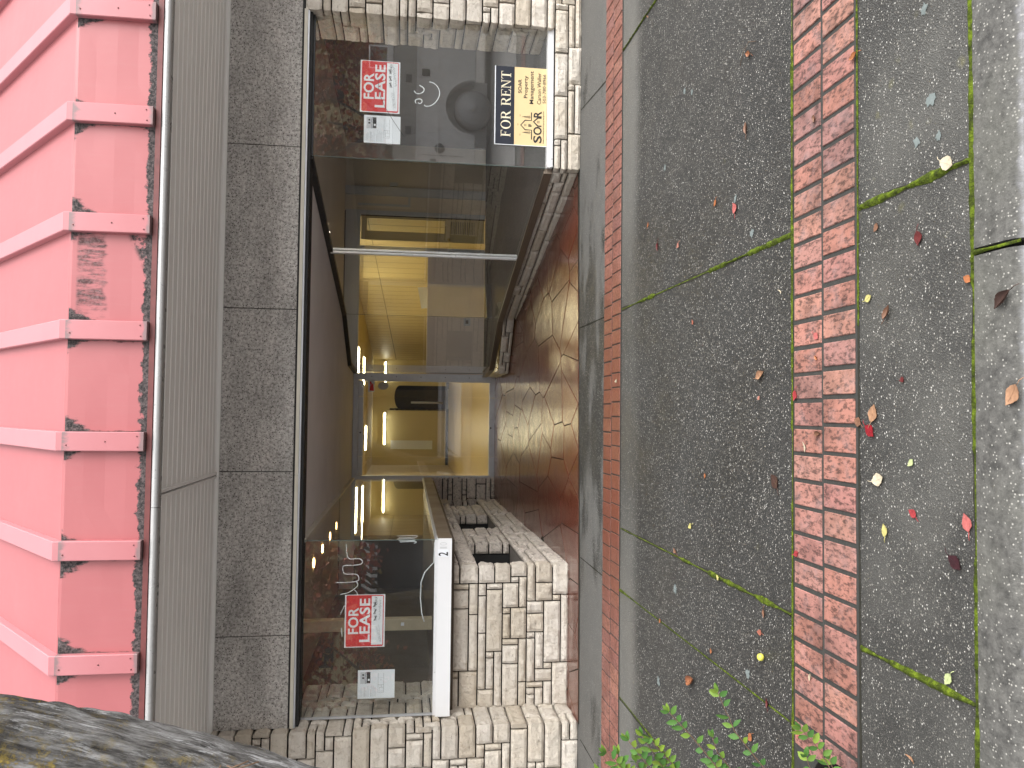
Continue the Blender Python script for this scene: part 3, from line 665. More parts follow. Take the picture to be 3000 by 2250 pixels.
    w = part('display_window', win, [M['alu'], M['cream_trim']], label='left display window wrapping the corner of the porch')
    g = MB(); g.box(-2.42, -1.034, 6.432, 6.438, 1.262, 2.31); g.build('glass_pane', M['glass'], w)
    for q, (ya, yb) in enumerate(((6.438, 9.0), (9.003, 11.41))):
        f2 = lambda y: -1.032 + (y-6.438)*.0152
        g = MB(); g.prism([(f2(ya)-.003, ya), (f2(ya)+.003, ya), (f2(yb)+.003, yb), (f2(yb)-.003, yb)], 1.262, 2.30); g.build('glass_pane', M['glass'], w)
    g = MB(); g.box(-1.034, -1.028, 6.431, 6.437, 1.262, 2.31); g.build('glass_edge', M['glass_edge'], w)
    # right glazing
    GP = [(2.035, 6.355), (1.60, 7.95), (1.165, 9.55), (.62, 10.45), (.565, 11.43)]
    win = MB(); win.box(2.03, 3.19, 6.31, 6.37, .352, .398, 0); win.box(2.03, 3.19, 6.295, 6.309, .352, .372, 0); win.box(2.04, 3.19, 6.335, 6.365, 2.285, 2.335, 2)
    for i in range(4):
        a, b = Vector(GP[i]), Vector(GP[i+1]); t = (b-a).normalized(); n = Vector((-t.y, t.x)) if False else Vector((t.y, -t.x))
        if n.x > 0: n = -n
        q = [a+n*.05, b+n*.05, b-n*.02, a-n*.02]
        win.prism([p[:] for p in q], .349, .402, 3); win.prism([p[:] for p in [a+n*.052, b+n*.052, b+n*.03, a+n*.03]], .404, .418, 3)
        q = [a+n*.025, b+n*.025, b-n*.02, a-n*.02]; win.prism([p[:] for p in q], lambda x, y: soffit_z(y)-.05, lambda x, y: soffit_z(y)+.004, 2)
    w = part('display_window', win, [M['alu_white'], M['alu'], M['dark_frame'], M['brown_or_shaded']], label='right display window running back along the porch')
    g = MB(); g.box(2.038, 3.19, 6.352, 6.358, .395, 2.30); g.build('glass_pane', M['glass'], w)
    for i in range(4):
        a, b = Vector(GP[i]), Vector(GP[i+1]); t = (b-a).normalized(); n = Vector((t.y, -t.x)); a = a + t*.004
        g = MB(); g.prism([p[:] for p in (a+n*.003, b+n*.003, b-n*.003, a-n*.003)], .41, lambda x, y: soffit_z(y)-.02); g.build('glass_pane', M['glass'], w)
    g = MB(); g.box(2.033, 2.037, 6.350, 6.357, .40, 2.29); g.build('glass_edge', M['glass_edge'], w); g = MB(); g.box(1.163, 1.168, 9.546, 9.553, .41, 2.25); g.build('glass_edge', M['glass_edge'], w)
    g = MB(); a = Vector(GP[1]); t = (Vector(GP[2])-Vector(GP[0])).normalized(); n = Vector((t.y, -t.x)); n = n if n.x < 0 else -n
    for o0, o1, ww in ((.006, .026, .015), (.026, .029, .004), (-.026, -.006, .015)):
        q = [a+n*o0-t*ww, a+n*o0+t*ww, a+n*o1+t*ww, a+n*o1-t*ww]; g.prism([p[:] for p in q], .41, 2.285)
    g.build('mullion', M['alu_white'], w)
    g = MB(); g.ribbon([(2.691, 1.781), (2.623, 1.78), (2.55, 1.764), (2.465, 1.725), (2.361, 1.661), (2.23, 1.568)], .003, 6.3505); g.build('crack', M['ink'], w)
build_front()

def build_entrance():
    Y = 11.45; zf = .224
    mb = MB()
    mb.box(.457, .552, Y-.05, Y+.05, zf, 2.262); mb.box(.44, .4565, Y-.03, Y+.03, zf, 2.116)        # right jamb
    mb.box(-.965, -.913, Y-.05, Y+.05, 1.25, 2.262); mb.box(-.955, -.915, Y-.02, Y+.04, zf, 1.249)
    mb.box(-.912, .456, Y-.05, Y+.05, 2.190, 2.262)
    for z in (.6, .95, 1.3, 1.65, 2.0): mb.box(.50, .51, Y-.056, Y-.0505, z, z+.012, 1)
    fr = part('entrance_frame', mb, [M['alu'], M['black']])
    def leaf(name, x0, x1):
        o = bpy.data.objects.new(name, None); COL.objects.link(o); o.parent = shop; base = Vector(((x0+x1)/2, Y, zf)); o.location = base-WLOC[shop.name]; WLOC[o.name] = base
        b = MB(); b.box(x0, x1, Y-.03, Y+.02, 2.118, 2.187, bev=.003); b.build('rail', M['alu'], o)
        b = MB(); b.box(x0, x1, Y-.03, Y+.02, zf+.006, zf+.085, bev=.003); b.build('rail', M['alu'], o)
        g = MB(); g.box(x0, x1, Y-.004, Y+.004, zf+.086, 2.117); g.build('glass_pane', M['glass'], o); return o
    leaf('sidelight', .221, .438); leaf('sidelight', -.91, -.643)
    d = leaf('entrance_door', -.638, .216)
    g = MB(); g.tube([(.137, Y-.075, .985), (.137, Y-.075, 1.445)], .014, 12)
    for z in (1.04, 1.385): g.tube([(.137, Y-.075, z), (.137, Y-.004, z)], .016, 10, 1)
    g.build('door_handle', [M['cream_trim'], M['black_plastic']], d)
    g = MB(); g.box(-.65, .23, Y-.10, Y+.06, zf+.0, zf+.006); part('threshold', g, M['alu'])
    g = MB(); g.cyl((-.30, Y-.032, 2.155), (0, 1, 0), .012, .006, 12); g.build('lock_cylinder', M['black_plastic'], d); g = MB(); g.cyl((-.22, Y-.037, zf+.06), (0, 1, 0), .012, .006, 12); g.build('lock_cylinder', M['black_plastic'], d)
    # entrance-side return of wall behind the right end of the plinth
build_entrance()

def build_interior():
    Y = 11.47
    # room shell
    mb = MB()
    YB = 24.0
    # back wall with an arched doorway from x .10 to .70
    def wl(x0, x1, z0, z1, mi=0): mb.quad((x0, YB, z0), (x1, YB, z0), (x1, YB, z1), (x0, YB, z1), mi)
    wl(-3.2, .10, .225, 2.55); wl(.80, 4.2, .225, 2.55); wl(.10, .80, 1.86, 2.55)
    n = 12; arc = [(.45+.35*math.cos(t), 1.70+.16*math.sin(t)) for t in [math.pi*q/n for q in range(n+1)]]
    mb.poly([(x, YB, z) for x, z in arc] + [(.10, YB, 1.862), (.80, YB, 1.862)][:2])
    mb.box(-3.25, -3.2, 11.5, 24.1, .225, 2.55); mb.box(-3.2, 3.6, 11.5, 24.1, 2.5, 2.55)
    part('interior_wall', mb, M['wall_y'], label='cream yellow walls and ceiling of the lit shop room', fix=False)
    mb = MB(); mb.prism([(2.98, 11.56), (3.03, 11.56), (1.63, 23.95), (1.58, 23.95)], .226, 2.499); mb.add([(2.972, 11.6, 2.150), (1.574, 23.9, 1.83), (1.574, 23.9, 1.815), (2.972, 11.6, 2.142)], [(0, 1, 2, 3)], 1); part('interior_wall', mb, [M['panel'], M['black']], label='yellow boarded side wall of the lit shop room')
    mb = MB(); mb.box(.11, .69, YB+.5, YB+.55, .225, 1.9); mb.box(.05, .11, YB, YB+.5, .225, 2); part('doorway', mb, [plain('dark_doorway', (.05, .04, .03), .6)])
    mb = MB(); mb.box(-1.7, .09, YB-.03, YB-.005, .225, .30); mb.box(.72, 1.4, YB-.03, YB-.005, .225, .30); part('skirting', mb, M['black'])
    mb = MB(); mb.box(-1.12, -.86, YB-.03, YB-.006, .70, 1.95); part('wall_panel', mb, M['sign_white'])
    mb = MB(); mb.box(-1.66, -1.60, 20, YB-.01, .225, 2.5); part('partition_edge', mb, M['tan'])
    # lamps
    for (x0, x1, y, z) in ((-.95, -.36, 19.8, 2.47), (-.42, .10, 17.6, 2.47), (.62, 1.25, 18.4, 2.47), (.75, 1.3, 16.2, 2.47), (1.5, 2.1, 15.0, 2.47), (-2.6, -1.75, 18.8, 2.47), (-2.45, -1.55, 16.3, 2.47), (-2.9, -2.3, 14, 2.47), (1.2, 2.4, 13.0, 2.47), (-2.4, -1.2, 13.0, 2.47), (-.4, .6, 13.6, 2.47)):
        mb = MB(); mb.box(x0, x1, y-.16, y+.16, z, z+.028, bev=.006); part('ceiling_lamp', mb, M['lamp'])
    for (x0, x1, z) in ((-.98, -.03, 2.13), (.89, 1.5, 2.13), (-2.95, -1.75, 2.13)):
        mb = MB(); mb.tube([(x0, YB-.10, z), (x1, YB-.10, z)], .02, 8); o = part('wall_lamp', mb, M['tube']); b = MB(); b.box(x0-.02, x1+.02, YB-.08, YB-.01, z-.02, z+.07); b.build('lamp_holder', M['wall_y'], o)
    # vent grille hanging under the ceiling
    mb = MB(); mb.box(-.60, -.42, 14.2, 14.23, 2.25, 2.36)
    o = part('heater', mb, M['black_plastic']); b = MB()
    for q in range(4): b.box(-.60+.05*q+.005, -.595+.05*q+.005, 14.18, 14.197, 2.25, 2.36)
    b.tube([(-.5, 14.21, 2.36), (-.5, 14.21, 2.5)], .006, 6); b.build('heater_grille', M['alu'], o)
    # screen wall behind the display bays
    mb = MB(); mb.box(-2.6, -.97, Y-.02, Y+.06, 2.215, 2.42); part('header_beam', mb, M['beam']); mb = MB(); mb.box(.56, 2.92, Y-.02, Y+.06, 2.215, 2.42); part('header_beam', mb, M['beam'])
    mb = MB(); mb.box(-2.52, -1.78, Y-.02, Y+.06, 1.24, 2.214); part('interior_wall', mb, M['brownwall'], label='brown wall end beside the left display opening')
    mb = MB(); mb.box(.555, 2.285, Y-.03, Y+.06, .40, 1.232, bev=.004); o = part('half_wall', mb, M['mauve'])
    b = MB(); b.box(1.27, 1.38, Y-.036, Y-.0305, .60, .70); b.box(1.30, 1.35, Y-.04, Y-.0365, .63, .67, 1); b.build('wall_outlet', [M['alu'], M['black_plastic']], o)
    mb = MB(); mb.box(2.285, 2.40, Y-.02, Y+.06, .40, 2.214); mb.box(2.86, 2.915, Y-.025, Y+.06, .40, 2.42); mb.box(3.14, 3.26, Y-.045, Y+.06, .40, 2.46); part('door_frame', mb, M['beam'])
    mb = MB(); mb.box(2.916, 3.139, Y, Y+.05, .40, 2.46); mb.box(3.261, 3.9, Y, Y+.05, .40, 2.46); mb.box(3.28, 3.33, Y-.05, Y-.001, 1.68, 1.80, 1)
    mb.box(2.99, 3.13, Y-.012, Y-.001, 1.50, 1.53, 1); mb.box(2.99, 3.02, Y-.012, Y-.001, 1.531, 2.25, 1)
    part('interior_wall', mb, [M['tan'], M['beam']], label='tan wall at the back of the right display window')
    # half-open louvred door
    mb = MB(); x0, x1 = 2.50, 2.845; yd = Y+.03
    mb.box(x0, 2.63, yd, yd+.035, .41, 2.20); mb.box(2.815, x1, yd, yd+.035, .41, 2.20); mb.box(2.63, 2.815, yd, yd+.035, 2.12, 2.20); mb.box(2.63, 2.815, yd, yd+.035, .90, .99); mb.box(2.63, 2.815, yd, yd+.035, .41, .55)
    o = part('inner_door', mb, M['yellow_door'])
    b = MB(); b.box(2.63, 2.815, yd+.015, yd+.02, .99, 2.12); b.build('door_glass', M['glass'], o)
    b = MB()
    for q in range(13): b.box(2.631, 2.814, yd+.004, yd+.02, .555+q*.0265, .572+q*.0265)
    b.box(2.631, 2.814, yd+.022, yd+.03, .55, .90, 1); b.build('louvre', [M['yellow_door'], M['black']], o)
    b = MB(); b.cyl((2.53, yd-.03, .93), (0, 1, 0), .022, .05, 12); b.build('door_knob', M['brass'], o)
    mb = MB(); mb.box(2.846, 2.859, Y+.02, Y+.07, .40, 2.214); part('door_gap', mb, M['black'])
    # display floors, side walls
    mb = MB(); mb.prism([(2.03, 6.40), (3.9, 6.40), (3.9, 11.46), (.60, 11.46), (.64, 10.47), (1.19, 9.56)], .36, .396); part('display_platform', mb, M['carpet'])
    mb = MB(); mb.box(3.9, 3.95, 6.5, 11.5, .3, 2.46); part('interior_wall', mb, M['brownwall'], label='dark brown side wall of the right display bay'); mb = MB(); mb.box(-2.62, -2.52, 7.3, 11.5, 1.1, 2.46); part('interior_wall', mb, M['brownwall'], label='dark brown side wall of the left display bay')
    mb = MB(); mb.box(-2.045, -1.94, 7.5, 7.6, 1.24, 2.43, bev=.004); o = part('post', mb, plain('post_cream', (.50, .43, .30), .55)); b = MB(); b.box(-2.0, -1.97, 7.494, 7.499, 1.50, 1.53); b.build('post_tag', M['paper'], o)
    # white board leaning above the half wall
    mb = MB(); mb.add([(1.95, 12.2, 1.18), (1.62, 12.2, 1.18), (1.62, 12.3, 1.30), (1.95, 12.3, 1.36), (1.95, 12.22, 1.18), (1.62, 12.22, 1.18), (1.62, 12.32, 1.30), (1.95, 12.32, 1.36)], [(0,1,2,3),(7,6,5,4),(0,4,5,1),(1,5,6,2),(2,6,7,3),(3,7,4,0)])
    tag(mb.build('white_board', M['sign_white']), 'white board leaning behind the mauve half wall', 'board')
    # recessed downlights over the left display
    for y in (7.43, 8.30, 9.15, 10.05, 10.95):
        mb = MB(); mb.cyl((-1.555, y, 2.424), (0, 0, 1), .048, .010, 20); part('downlight_or_fill', mb, M['down'])
    for x, y in ((2.5, 6.78), (2.45, 7.08), (1.5, 10.3), (1.98, 9.15)):  # unseen fill lights added to brighten the right display
        mb = MB(); mb.cyl((x, y, 2.424), (0, 0, 1), .085, .010, 20); part('downlight_or_fill', mb, M['display_fill'])
    # shell of the building outside the view, so that no daylight leaks in
    mb = MB(); mb.box(-4.2, -2.62, 6.5, 11.6, .1, 3.0); mb.box(-4.2, -3.3, 11.6, 24.6, .1, 3.0); mb.box(3.96, 5.2, 6.45, 24.6, .1, 3.0); mb.box(3.25, 5.2, 6.32, 6.40, .1, 3.0); mb.box(3.6, 3.96, 11.55, 24.6, .1, 3); mb.box(-4.2, 5.2, 24.6, 25, .1, 3.0); mb.box(-5.5, 5.5, 6.34, 25, 2.96, 3.2); mb.box(-1.0, .6, 11.52, 11.56, 2.3, 2.96); mb.box(-2.6, 3.95, 11.50, 11.56, 2.421, 2.96); mb.box(-5.5, -4.2, 6.22, 6.6, .1, 3.0)
    mb.box(-3.25, -2.52, 11.48, 11.5, .2, 2.5); mb.box(-2.5, -.98, 11.44, 11.5, .2, 1.10); mb.box(3.45, 3.96, 11.53, 11.56, .2, 2.5)
    part('outer_shell', mb, M['black'])
build_interior()

# ================================================================== signs stuck inside the glass
def rect(mb, x0, x1, z0, z1, y, t=.0012, mi=0): mb.box(x0, x1, y-t, y, z0, z1, mi)
def rrect(mb, x0, x1, z0, z1, r, y, t, mi=0):
    pts = []
    for cx, cz, a0 in ((x1-r, z1-r, 0), (x0+r, z1-r, 90), (x0+r, z0+r, 180), (x1-r, z0+r, 270)):
        for q in range(5): a = R(a0+90*q/4); pts.append((cx+r*math.cos(a), cz+r*math.sin(a)))
    n = len(pts); mb.add([(x, y, z) for x, z in pts] + [(x, y-t, z) for x, z in pts], [list(range(n)), list(range(n, 2*n))[::-1]] + [(i, (i+1) % n, n+(i+1) % n, n+i) for i in range(n)], mi)

def scribble(mb, x0, x1, z0, z1, y, seed, w=.003, mi=0, slope=0):
    rnd = random.Random(seed); n = 26; pts = []
    for i in range(n):
        t = i/(n-1); pts.append((x0+(x1-x0)*t + rnd.uniform(-.004, .004), (z0+z1)/2 + slope*(t-.5) + (z1-z0)*.5*math.sin(i*2.1+rnd.uniform(-.5, .5))*rnd.uniform(.5, 1)))
    mb.ribbon(pts, w, y, .0005, mi)

def lease_sign(x0, x1, z0, z1, y, label, hand):
    w = x1-x0; h = z1-z0; s = empty('lease_sign', ((x0+x1)/2, y, z0), label, 'sign', 'lease signs in the shop windows')
    b = MB(); rect(b, x0, x1, z0, z1, y, .003); b.build('board', M['sign_white'], s)
    b = MB(); rrect(b, x0+.016*w, x1-.012*w, z0+.035*h, z1-.035*h, .012, y-.0032, .0006); b.build('red_panel', M['sign_red'], s)
    b = MB(); rect(b, x0+.045*w, x1-.03*w, z0+.055*h, z0+.335*h, y-.004, .0006); b.build('note_panel', M['sign_white'], s)
    b = MB(); yy = y-.0042
    write(b, 'FOR', x0+.255*w, x0+.755*w, z0+.655*h, z1-.085*h, yy, .022); write(b, 'LEASE', x0+.10*w, x1-.075*w, z0+.37*h, z0+.635*h, yy, .022); b.build('lettering', M['sign_white'], s)
    b = MB(); rnd = random.Random(hand)
    scribble(b, x0+.10*w, x0+.40*w, z0+.12*h, z0+.21*h, y-.0048, hand+1, .0022, 1, .02*hand); b.ribbon([(x0+.10*w, z0+.10*h), (x0+.42*w, z0+.15*h)], .0018, y-.0048, .0004, 1)
    for q in range(3):
        a = x0+(.50+.13*q)*w; zc = z0+(.24+.01*q)*h; dr = 1 if hand == 1 else -1
        b.ribbon([(a, zc-.012*dr), (a+.035, zc+.010*dr)], .006, y-.0048); scribble(b, a, a+.04, zc-.014, zc+.012, y-.0052, hand*10+q, .0018)
    scribble(b, x0+.52*w, x0+.90*w, z0+.09*h, z0+.17*h, y-.0048, hand+5, .0020, 0, .02*(1 if hand == 1 else -.4)); scribble(b, x0+.78*w, x0+.95*w, z0+.17*h, z0+.28*h, y-.0048, hand+7, .0020)
    b.build('handwriting', [M['ink'], M['grey_ink']], s)
    return s
lease_sign(2.424, 2.850, 1.608, 1.926, 6.378, 'red FOR LEASE sign in the right window above the smiley tube', 1)
lease_sign(-1.886, -1.468, 1.657, 1.975, 6.462, 'red FOR LEASE sign in the left window beside the cream post', 2)

def flyer(x0, x1, z0, z1, y, label):
    w = x1-x0; h = z1-z0; s = empty('flyer', ((x0+x1)/2, y, z0), label, 'flyer', 'white flyers in the shop windows')
    b = MB(); rect(b, x0, x1, z0, z1, y, .0012); b.build('sheet', M['paper'], s)
    yy = y-.0014; b = MB(); px0, px1, pz0, pz1 = x0+.52*w, x0+.93*w, z0+.66*h, z0+.93*h
    rect(b, px0, px1, pz0, pz1, yy, .0003, 1); rect(b, px0+.02*w, px1, pz0, pz0+.10*h, yy-.0004, .0003, 0); rect(b, px0+.10*w, px0+.17*w, pz0+.02*h, pz0+.07*h, yy-.0008, .0003, 2)
    for q in range(2): rect(b, px0+(.17+.11*q)*w, px0+(.23+.11*q)*w, pz0+.17*h, pz0+.22*h, yy-.0004, .0003, 0)
    b.ribbon([(px0, pz0+.12*h), (px0+.2*w, pz0+.15*h), (px1, pz0+.115*h)], .006, yy-.0004, .0003, 3)
    b.build('photograph', [M['ink'], M['light_ink'], M['sign_white'], M['grey_ink']], s)
    b = MB(); rnd = random.Random(3)
    for q in range(17):
        zz = z0+(.93-.026*q)*h
        if q in (3, 10): continue
        rect(b, x0+.07*w, x0+(.28+.2*rnd.random())*w, zz-.004*h, zz+.004*h, yy, .0003, 0 if q in (4, 5, 11) else 1)
    b.build('small_print', [M['grey_ink'], M['light_ink']], s)
    b = MB(); fx0, fx1, fz0, fz1 = x0+.20*w, x0+.88*w, z0+.30*h, z0+.45*h
    for L in ([(fx0, fz0), (fx0+.52*w, fz0), (fx0+.52*w, fz1), (fx0, fz1), (fx0, fz0)], [(fx0+.05*w, fz0), (fx0+.05*w, fz1-.04*h), (fx0+.18*w, fz1-.04*h), (fx0+.18*w, fz0)], [(fx0+.27*w, fz0), (fx0+.27*w, fz1)], [(fx0+.18*w, fz0+.06*h), (fx0+.27*w, fz0+.06*h)], [(fx0+.52*w, fz0), (fx1, fz0)], [(fx0+.52*w, fz1), (fx1, fz1)], [(fx0+.44*w, fz0+.05*h), (fx0+.44*w, fz1-.05*h)]):
        b.ribbon(L, .0022, yy, .0003)
    b.build('floor_plan', M['grey_ink'], s)
flyer(2.173, 2.400, 1.599, 1.891, 6.376, 'white flyer with photo and floor plan beside the right lease sign')
flyer(-2.293, -2.067, 1.571, 1.863, 6.460, 'white flyer with photo and floor plan near the left stone pier')

def serif_glyphs(mb, text, x0, x1, z0, z1, y, mi=0):
    """roman capitals with thick and thin strokes and slab serifs"""
    W = {'F': .62, 'O': .84, 'R': .76, 'E': .66, 'N': .84, 'T': .70, ' ': .32}; gap = .10
    tot = sum(W[c] for c in text) + gap*(len(text)-1); sx = (x1-x0)/tot; H = z1-z0; T = .0008
    cur = 0
    def P(pts): n = len(pts); mb.add([(x0+(cur+a)*sx, y, z0+b*H) for a, b in pts] + [(x0+(cur+a)*sx, y-T, z0+b*H) for a, b in pts], [list(range(n)), list(range(n, 2*n))[::-1]] + [(i, (i+1) % n, n+(i+1) % n, n+i) for i in range(n)], mi)
    def B(a, b, c, d): P([(a, c), (b, c), (b, d), (a, d)])
    def ring(cx, cz, rx, rz, tx, tz, a0, a1, n=28):
        for q in range(n):
            s, e = R(a0+(a1-a0)*q/n), R(a0+(a1-a0)*(q+1)/n)
            P([(cx+rx*math.cos(s), cz+rz*math.sin(s)), (cx+rx*math.cos(e), cz+rz*math.sin(e)), (cx+(rx-tx)*math.cos(e), cz+(rz-tz)*math.sin(e)), (cx+(rx-tx)*math.cos(s), cz+(rz-tz)*math.sin(s))])
    S, t = .15, .06
    for c in text:
        w = W[c]
        if c in 'FRE': B(.08, .08+S, 0, 1); B(0, .31, 0, t); B(0, .24, 1-t, 1)
        if c in 'FE':
            B(.08, w-.02, 1-t, 1); P([(w-.02, 1), (w-.08, 1-t), (w-.02, .76)]); B(.2, w-.2, .5, .5+t); B(w-.22, w-.18, .40, .66)
        if c == 'E': B(.08, w-.02, 0, t); P([(w-.02, .27), (w-.09, t), (w, 0), (w+.01, .27)])
        if c == 'O': ring(w/2, .5, w/2, .52, .155, .05, 0, 360, 36)
        if c == 'R': ring(.38, .745, .30, .255, .15, .055, -90, 90, 16); B(.2, .38, .49, .545); B(.2, .38, .945, 1); P([(.34, .5), (.50, .5), (w+.02, 0), (w-.16, 0)]); B(w-.16, w+.06, 0, t*.8)
        if c == 'N': B(.10, .16, 0, 1); B(w-.16, w-.10, 0, 1); P([(.06, 1), (.24, 1), (w-.10, 0), (w-.16, 0)]); B(0, .26, 0, t); B(0, .2, 1-t, 1); B(w-.26, w, 1-t, 1)
        if c == 'T': B(w/2-S/2, w/2+S/2, 0, 1); B(.0, w, 1-t, 1); P([(0, 1), (.06, 1-t), (.0, .74)]); P([(w, 1), (w-.06, 1-t), (w, .74)]); B(w/2-.19, w/2+.19, 0, t)
        cur += w+gap

def rent_sign():
    x0, x1, z0, z1, y = 2.212, 2.866, .400, .830, 6.346
    s = empty('rent_sign', (2.54, y, z0), 'black and tan FOR RENT sign standing low against the right window', 'sign')
    b = MB(); rect(b, x0, x1, z0, z1, y, .004); rect(b, x0, x1, z1-.003, z1+.003, y+.003, .012, 1); rect(b, x0-.003, x0+.001, z0, z1, y+.003, .012, 1); b.build('board', [M['sand'], M['sign_white']], s)
    b = MB(); rect(b, x0, x1, z0+.27, z1, y-.0042, .0006); b.build('dark_panel', M['navy'], s)
    b = MB(); serif_glyphs(b, 'FOR RENT', 2.278, 2.824, .700, .781, y-.005); b.build('lettering', plain('sign_cream', (.82, .74, .55), .5), s)
    b = MB(); yy = y-.0044
    write(b, 'SOAR', 2.648, 2.764, .610, .640, yy, .006); write(b, 'Property', 2.610, 2.797, .552, .592, yy, .006); write(b, 'Management', 2.563, 2.838, .500, .544, yy, .006)
    write(b, 'Carson Waller', 2.564, 2.828, .448, .480, yy, 0); write(b, '503-780-8966', 2.574, 2.818, .407, .433, yy, 0); b.build('small_lettering', M['ink'], s)
    b = MB(); write(b, 'S', 2.238, 2.300, .438, .510, yy, .02); write(b, 'O', 2.306, 2.374, .438, .510, yy, .02); write(b, 'R', 2.452, 2.505, .440, .508, yy, .02)
    b.ribbon([(2.381, .441), (2.381, .472), (2.415, .508), (2.449, .472), (2.449, .441)], .012, yy, .0005)
    for a, c in ((2.409, .462), (2.420, .462), (2.409, .473), (2.420, .473)): rect(b, a-.003, a+.003, c-.004, c+.004, yy, .0005)
    b.ribbon([(2.265, .524), (2.344, .524), (2.344, .578), (2.382, .615), (2.424, .578), (2.424, .526), (2.492, .526)], .009, yy, .0005)
    rect(b, 2.372, 2.384, .524, .552, yy, .0005); rect(b, 2.388, 2.394, .532, .552, yy, .0005)
    for a, c in ((2.378, .572), (2.388, .572), (2.378, .582), (2.388, .582)): rect(b, a-.003, a+.003, c-.003, c+.003, yy, .0005)
    for tx in (2.322, 2.452):
        b.ribbon([(tx, .526), (tx, .602)], .003, yy, .0005)
        for q in range(5): zz = .545+.011*q; wv = .012-.0018*q; b.ribbon([(tx-wv, zz-.006), (tx, zz+.003), (tx+wv, zz-.006)], .0035, yy, .0005)
    for bx, bz in ((2.385, .636), (2.462, .618), (2.300, .618)): b.ribbon([(bx-.009, bz+.003), (bx-.004, bz+.005), (bx, bz), (bx+.005, bz+.005), (bx+.010, bz+.002)], .0025, yy, .0005)
    write(b, 'Realty Consulting and Property Management', 2.236, 2.508, .418, .430, yy, 0); b.build('emblem', M['ink'], s)
rent_sign()

def house_number():
    s = empty('house_number', (-1.08, 6.37, 1.14), 'black number 2 on the white window ledge with faded digits after it', 'number')
    b = MB(); rect(b, -1.160, -1.100, 1.158, 1.243, 6.3685, .0008); b.build('sticker', M['sign_white'], s)
    b = MB(); write(b, '2', -1.152, -1.121, 1.163, 1.239, 6.3675, .012); b.build('digit', M['ink'], s)
    b = MB(); write(b, '1', -1.093, -1.078, 1.172, 1.228, 6.3685, -.008, 0, .0006); fd = plain('faded_digit', (.60, .61, .62), .6); b.build('digit', fd, s); b = MB(); write(b, '0', -1.068, -1.043, 1.172, 1.228, 6.3685, -.008, 0, .0006); b.build('digit', fd, s)
house_number()

def neon(name, strokes, y, label, parts=None):
    mb = MB()
    for st in strokes:
        P = [Vector((a, y, z)) for a, z in st]; pts = []
        for i in range(len(P)-1):                       # Catmull-Rom
            p0, p1, p2, p3 = P[max(i-1, 0)], P[i], P[i+1], P[min(i+2, len(P)-1)]
            for q in range(5):
                t = q/5; pts.append(.5*((2*p1)+(p2-p0)*t+(2*p0-5*p1+4*p2-p3)*t*t+(3*p1-p0-3*p2+p3)*t**3))
        pts.append(P[-1]); mb.tube(pts, .0042, 6)
    o = mb.build(name, M['neon']); return tag(o, label, 'neon sign')
neon('neon_tube', [[(2.682, 1.451), (2.668, 1.424), (2.65, 1.411), (2.625, 1.423), (2.612, 1.45), (2.614, 1.477), (2.633, 1.493)], [(2.53, 1.475), (2.546, 1.483), (2.562, 1.474), (2.568, 1.444), (2.555, 1.427), (2.536, 1.433), (2.53, 1.449), (2.537, 1.459)], [(2.716, 1.371), (2.709, 1.338), (2.687, 1.308), (2.652, 1.288), (2.614, 1.285), (2.575, 1.299), (2.54, 1.325), (2.516, 1.362), (2.511, 1.395), (2.521, 1.408)]], 6.40, 'unlit white tube bent into a smile below the right lease sign')
neon('neon_tube', [[(-1.077, 1.977), (-1.137, 1.973), (-1.192, 1.952), (-1.193, 1.872), (-1.215, 1.847), (-1.238, 1.861), (-1.247, 1.93)], [(-1.247, 1.93), (-1.251, 1.998), (-1.31, 1.987), (-1.317, 1.899), (-1.342, 1.874), (-1.371, 1.883), (-1.382, 1.957), (-1.382, 2.055)], [(-1.371, 1.893), (-1.406, 1.88), (-1.438, 1.912), (-1.464, 1.955), (-1.478, 2.016)], [(-1.438, 1.912), (-1.463, 1.887), (-1.5, 1.88), (-1.525, 1.905), (-1.514, 1.954)], [(-1.636, 2.013), (-1.567, 1.983)], [(-1.744, 2.004), (-1.813, 1.997)]], 6.52, 'unlit white script tubing hanging over the left lease sign')
neon('neon_tube', [[(-1.064, 1.575), (-1.062, 1.42), (-1.070, 1.405), (-1.078, 1.43), (-1.08, 1.56)], [(-1.09, 1.575), (-1.088, 1.45), (-1.096, 1.42), (-1.104, 1.44), (-1.102, 1.56)], [(-1.115, 1.55), (-1.112, 1.43), (-1.12, 1.41), (-1.128, 1.43)]], 6.85, 'bundle of white tubing behind the left corner glass')
mb = MB(); mb.tube([(a, 6.6, z) for a, z in [(-1.08, 1.262), (-1.114, 1.262), (-1.246, 1.266), (-1.276, 1.295), (-1.327, 1.34), (-1.407, 1.369), (-1.539, 1.372), (-1.661, 1.36), (-1.732, 1.339)]], .005, 8)
tag(mb.build('cable', M['neon']), 'white cable arching up from the sill inside the left window', 'cable')
# little card and round sticker on the sidelight of the door
s = empty('shop_card', (.37, 11.43, 1.966), 'white and red card tilted in the top of the sidelight', 'card')
mb = MB(); rect(mb, .281, .455, 1.968, 2.056, 11.441, .0012); mb.build('sheet', M['paper'], s)
mb = MB(); mb.poly([(.298, 11.439, 1.975), (.405, 11.439, 1.985), (.375, 11.439, 2.030), (.300, 11.439, 2.038)]); mb.poly([(.395, 11.4388, 2.0), (.44, 11.4388, 2.02), (.425, 11.4388, 2.035), (.38, 11.4388, 2.032)]); mb.build('red_print', M['sign_red'], s)
mb = MB(); pts = [(.372+.057*math.cos(t), 1.843+.075*math.sin(t)) for t in [2*math.pi*q/24 for q in range(24)]]
mb.add([(x, 11.441, z) for x, z in pts] + [(x, 11.4395, z) for x, z in pts], [list(range(24)), list(range(24, 48))[::-1]] + [(i, (i+1) % 24, 24+(i+1) % 24, 24+i) for i in range(24)])
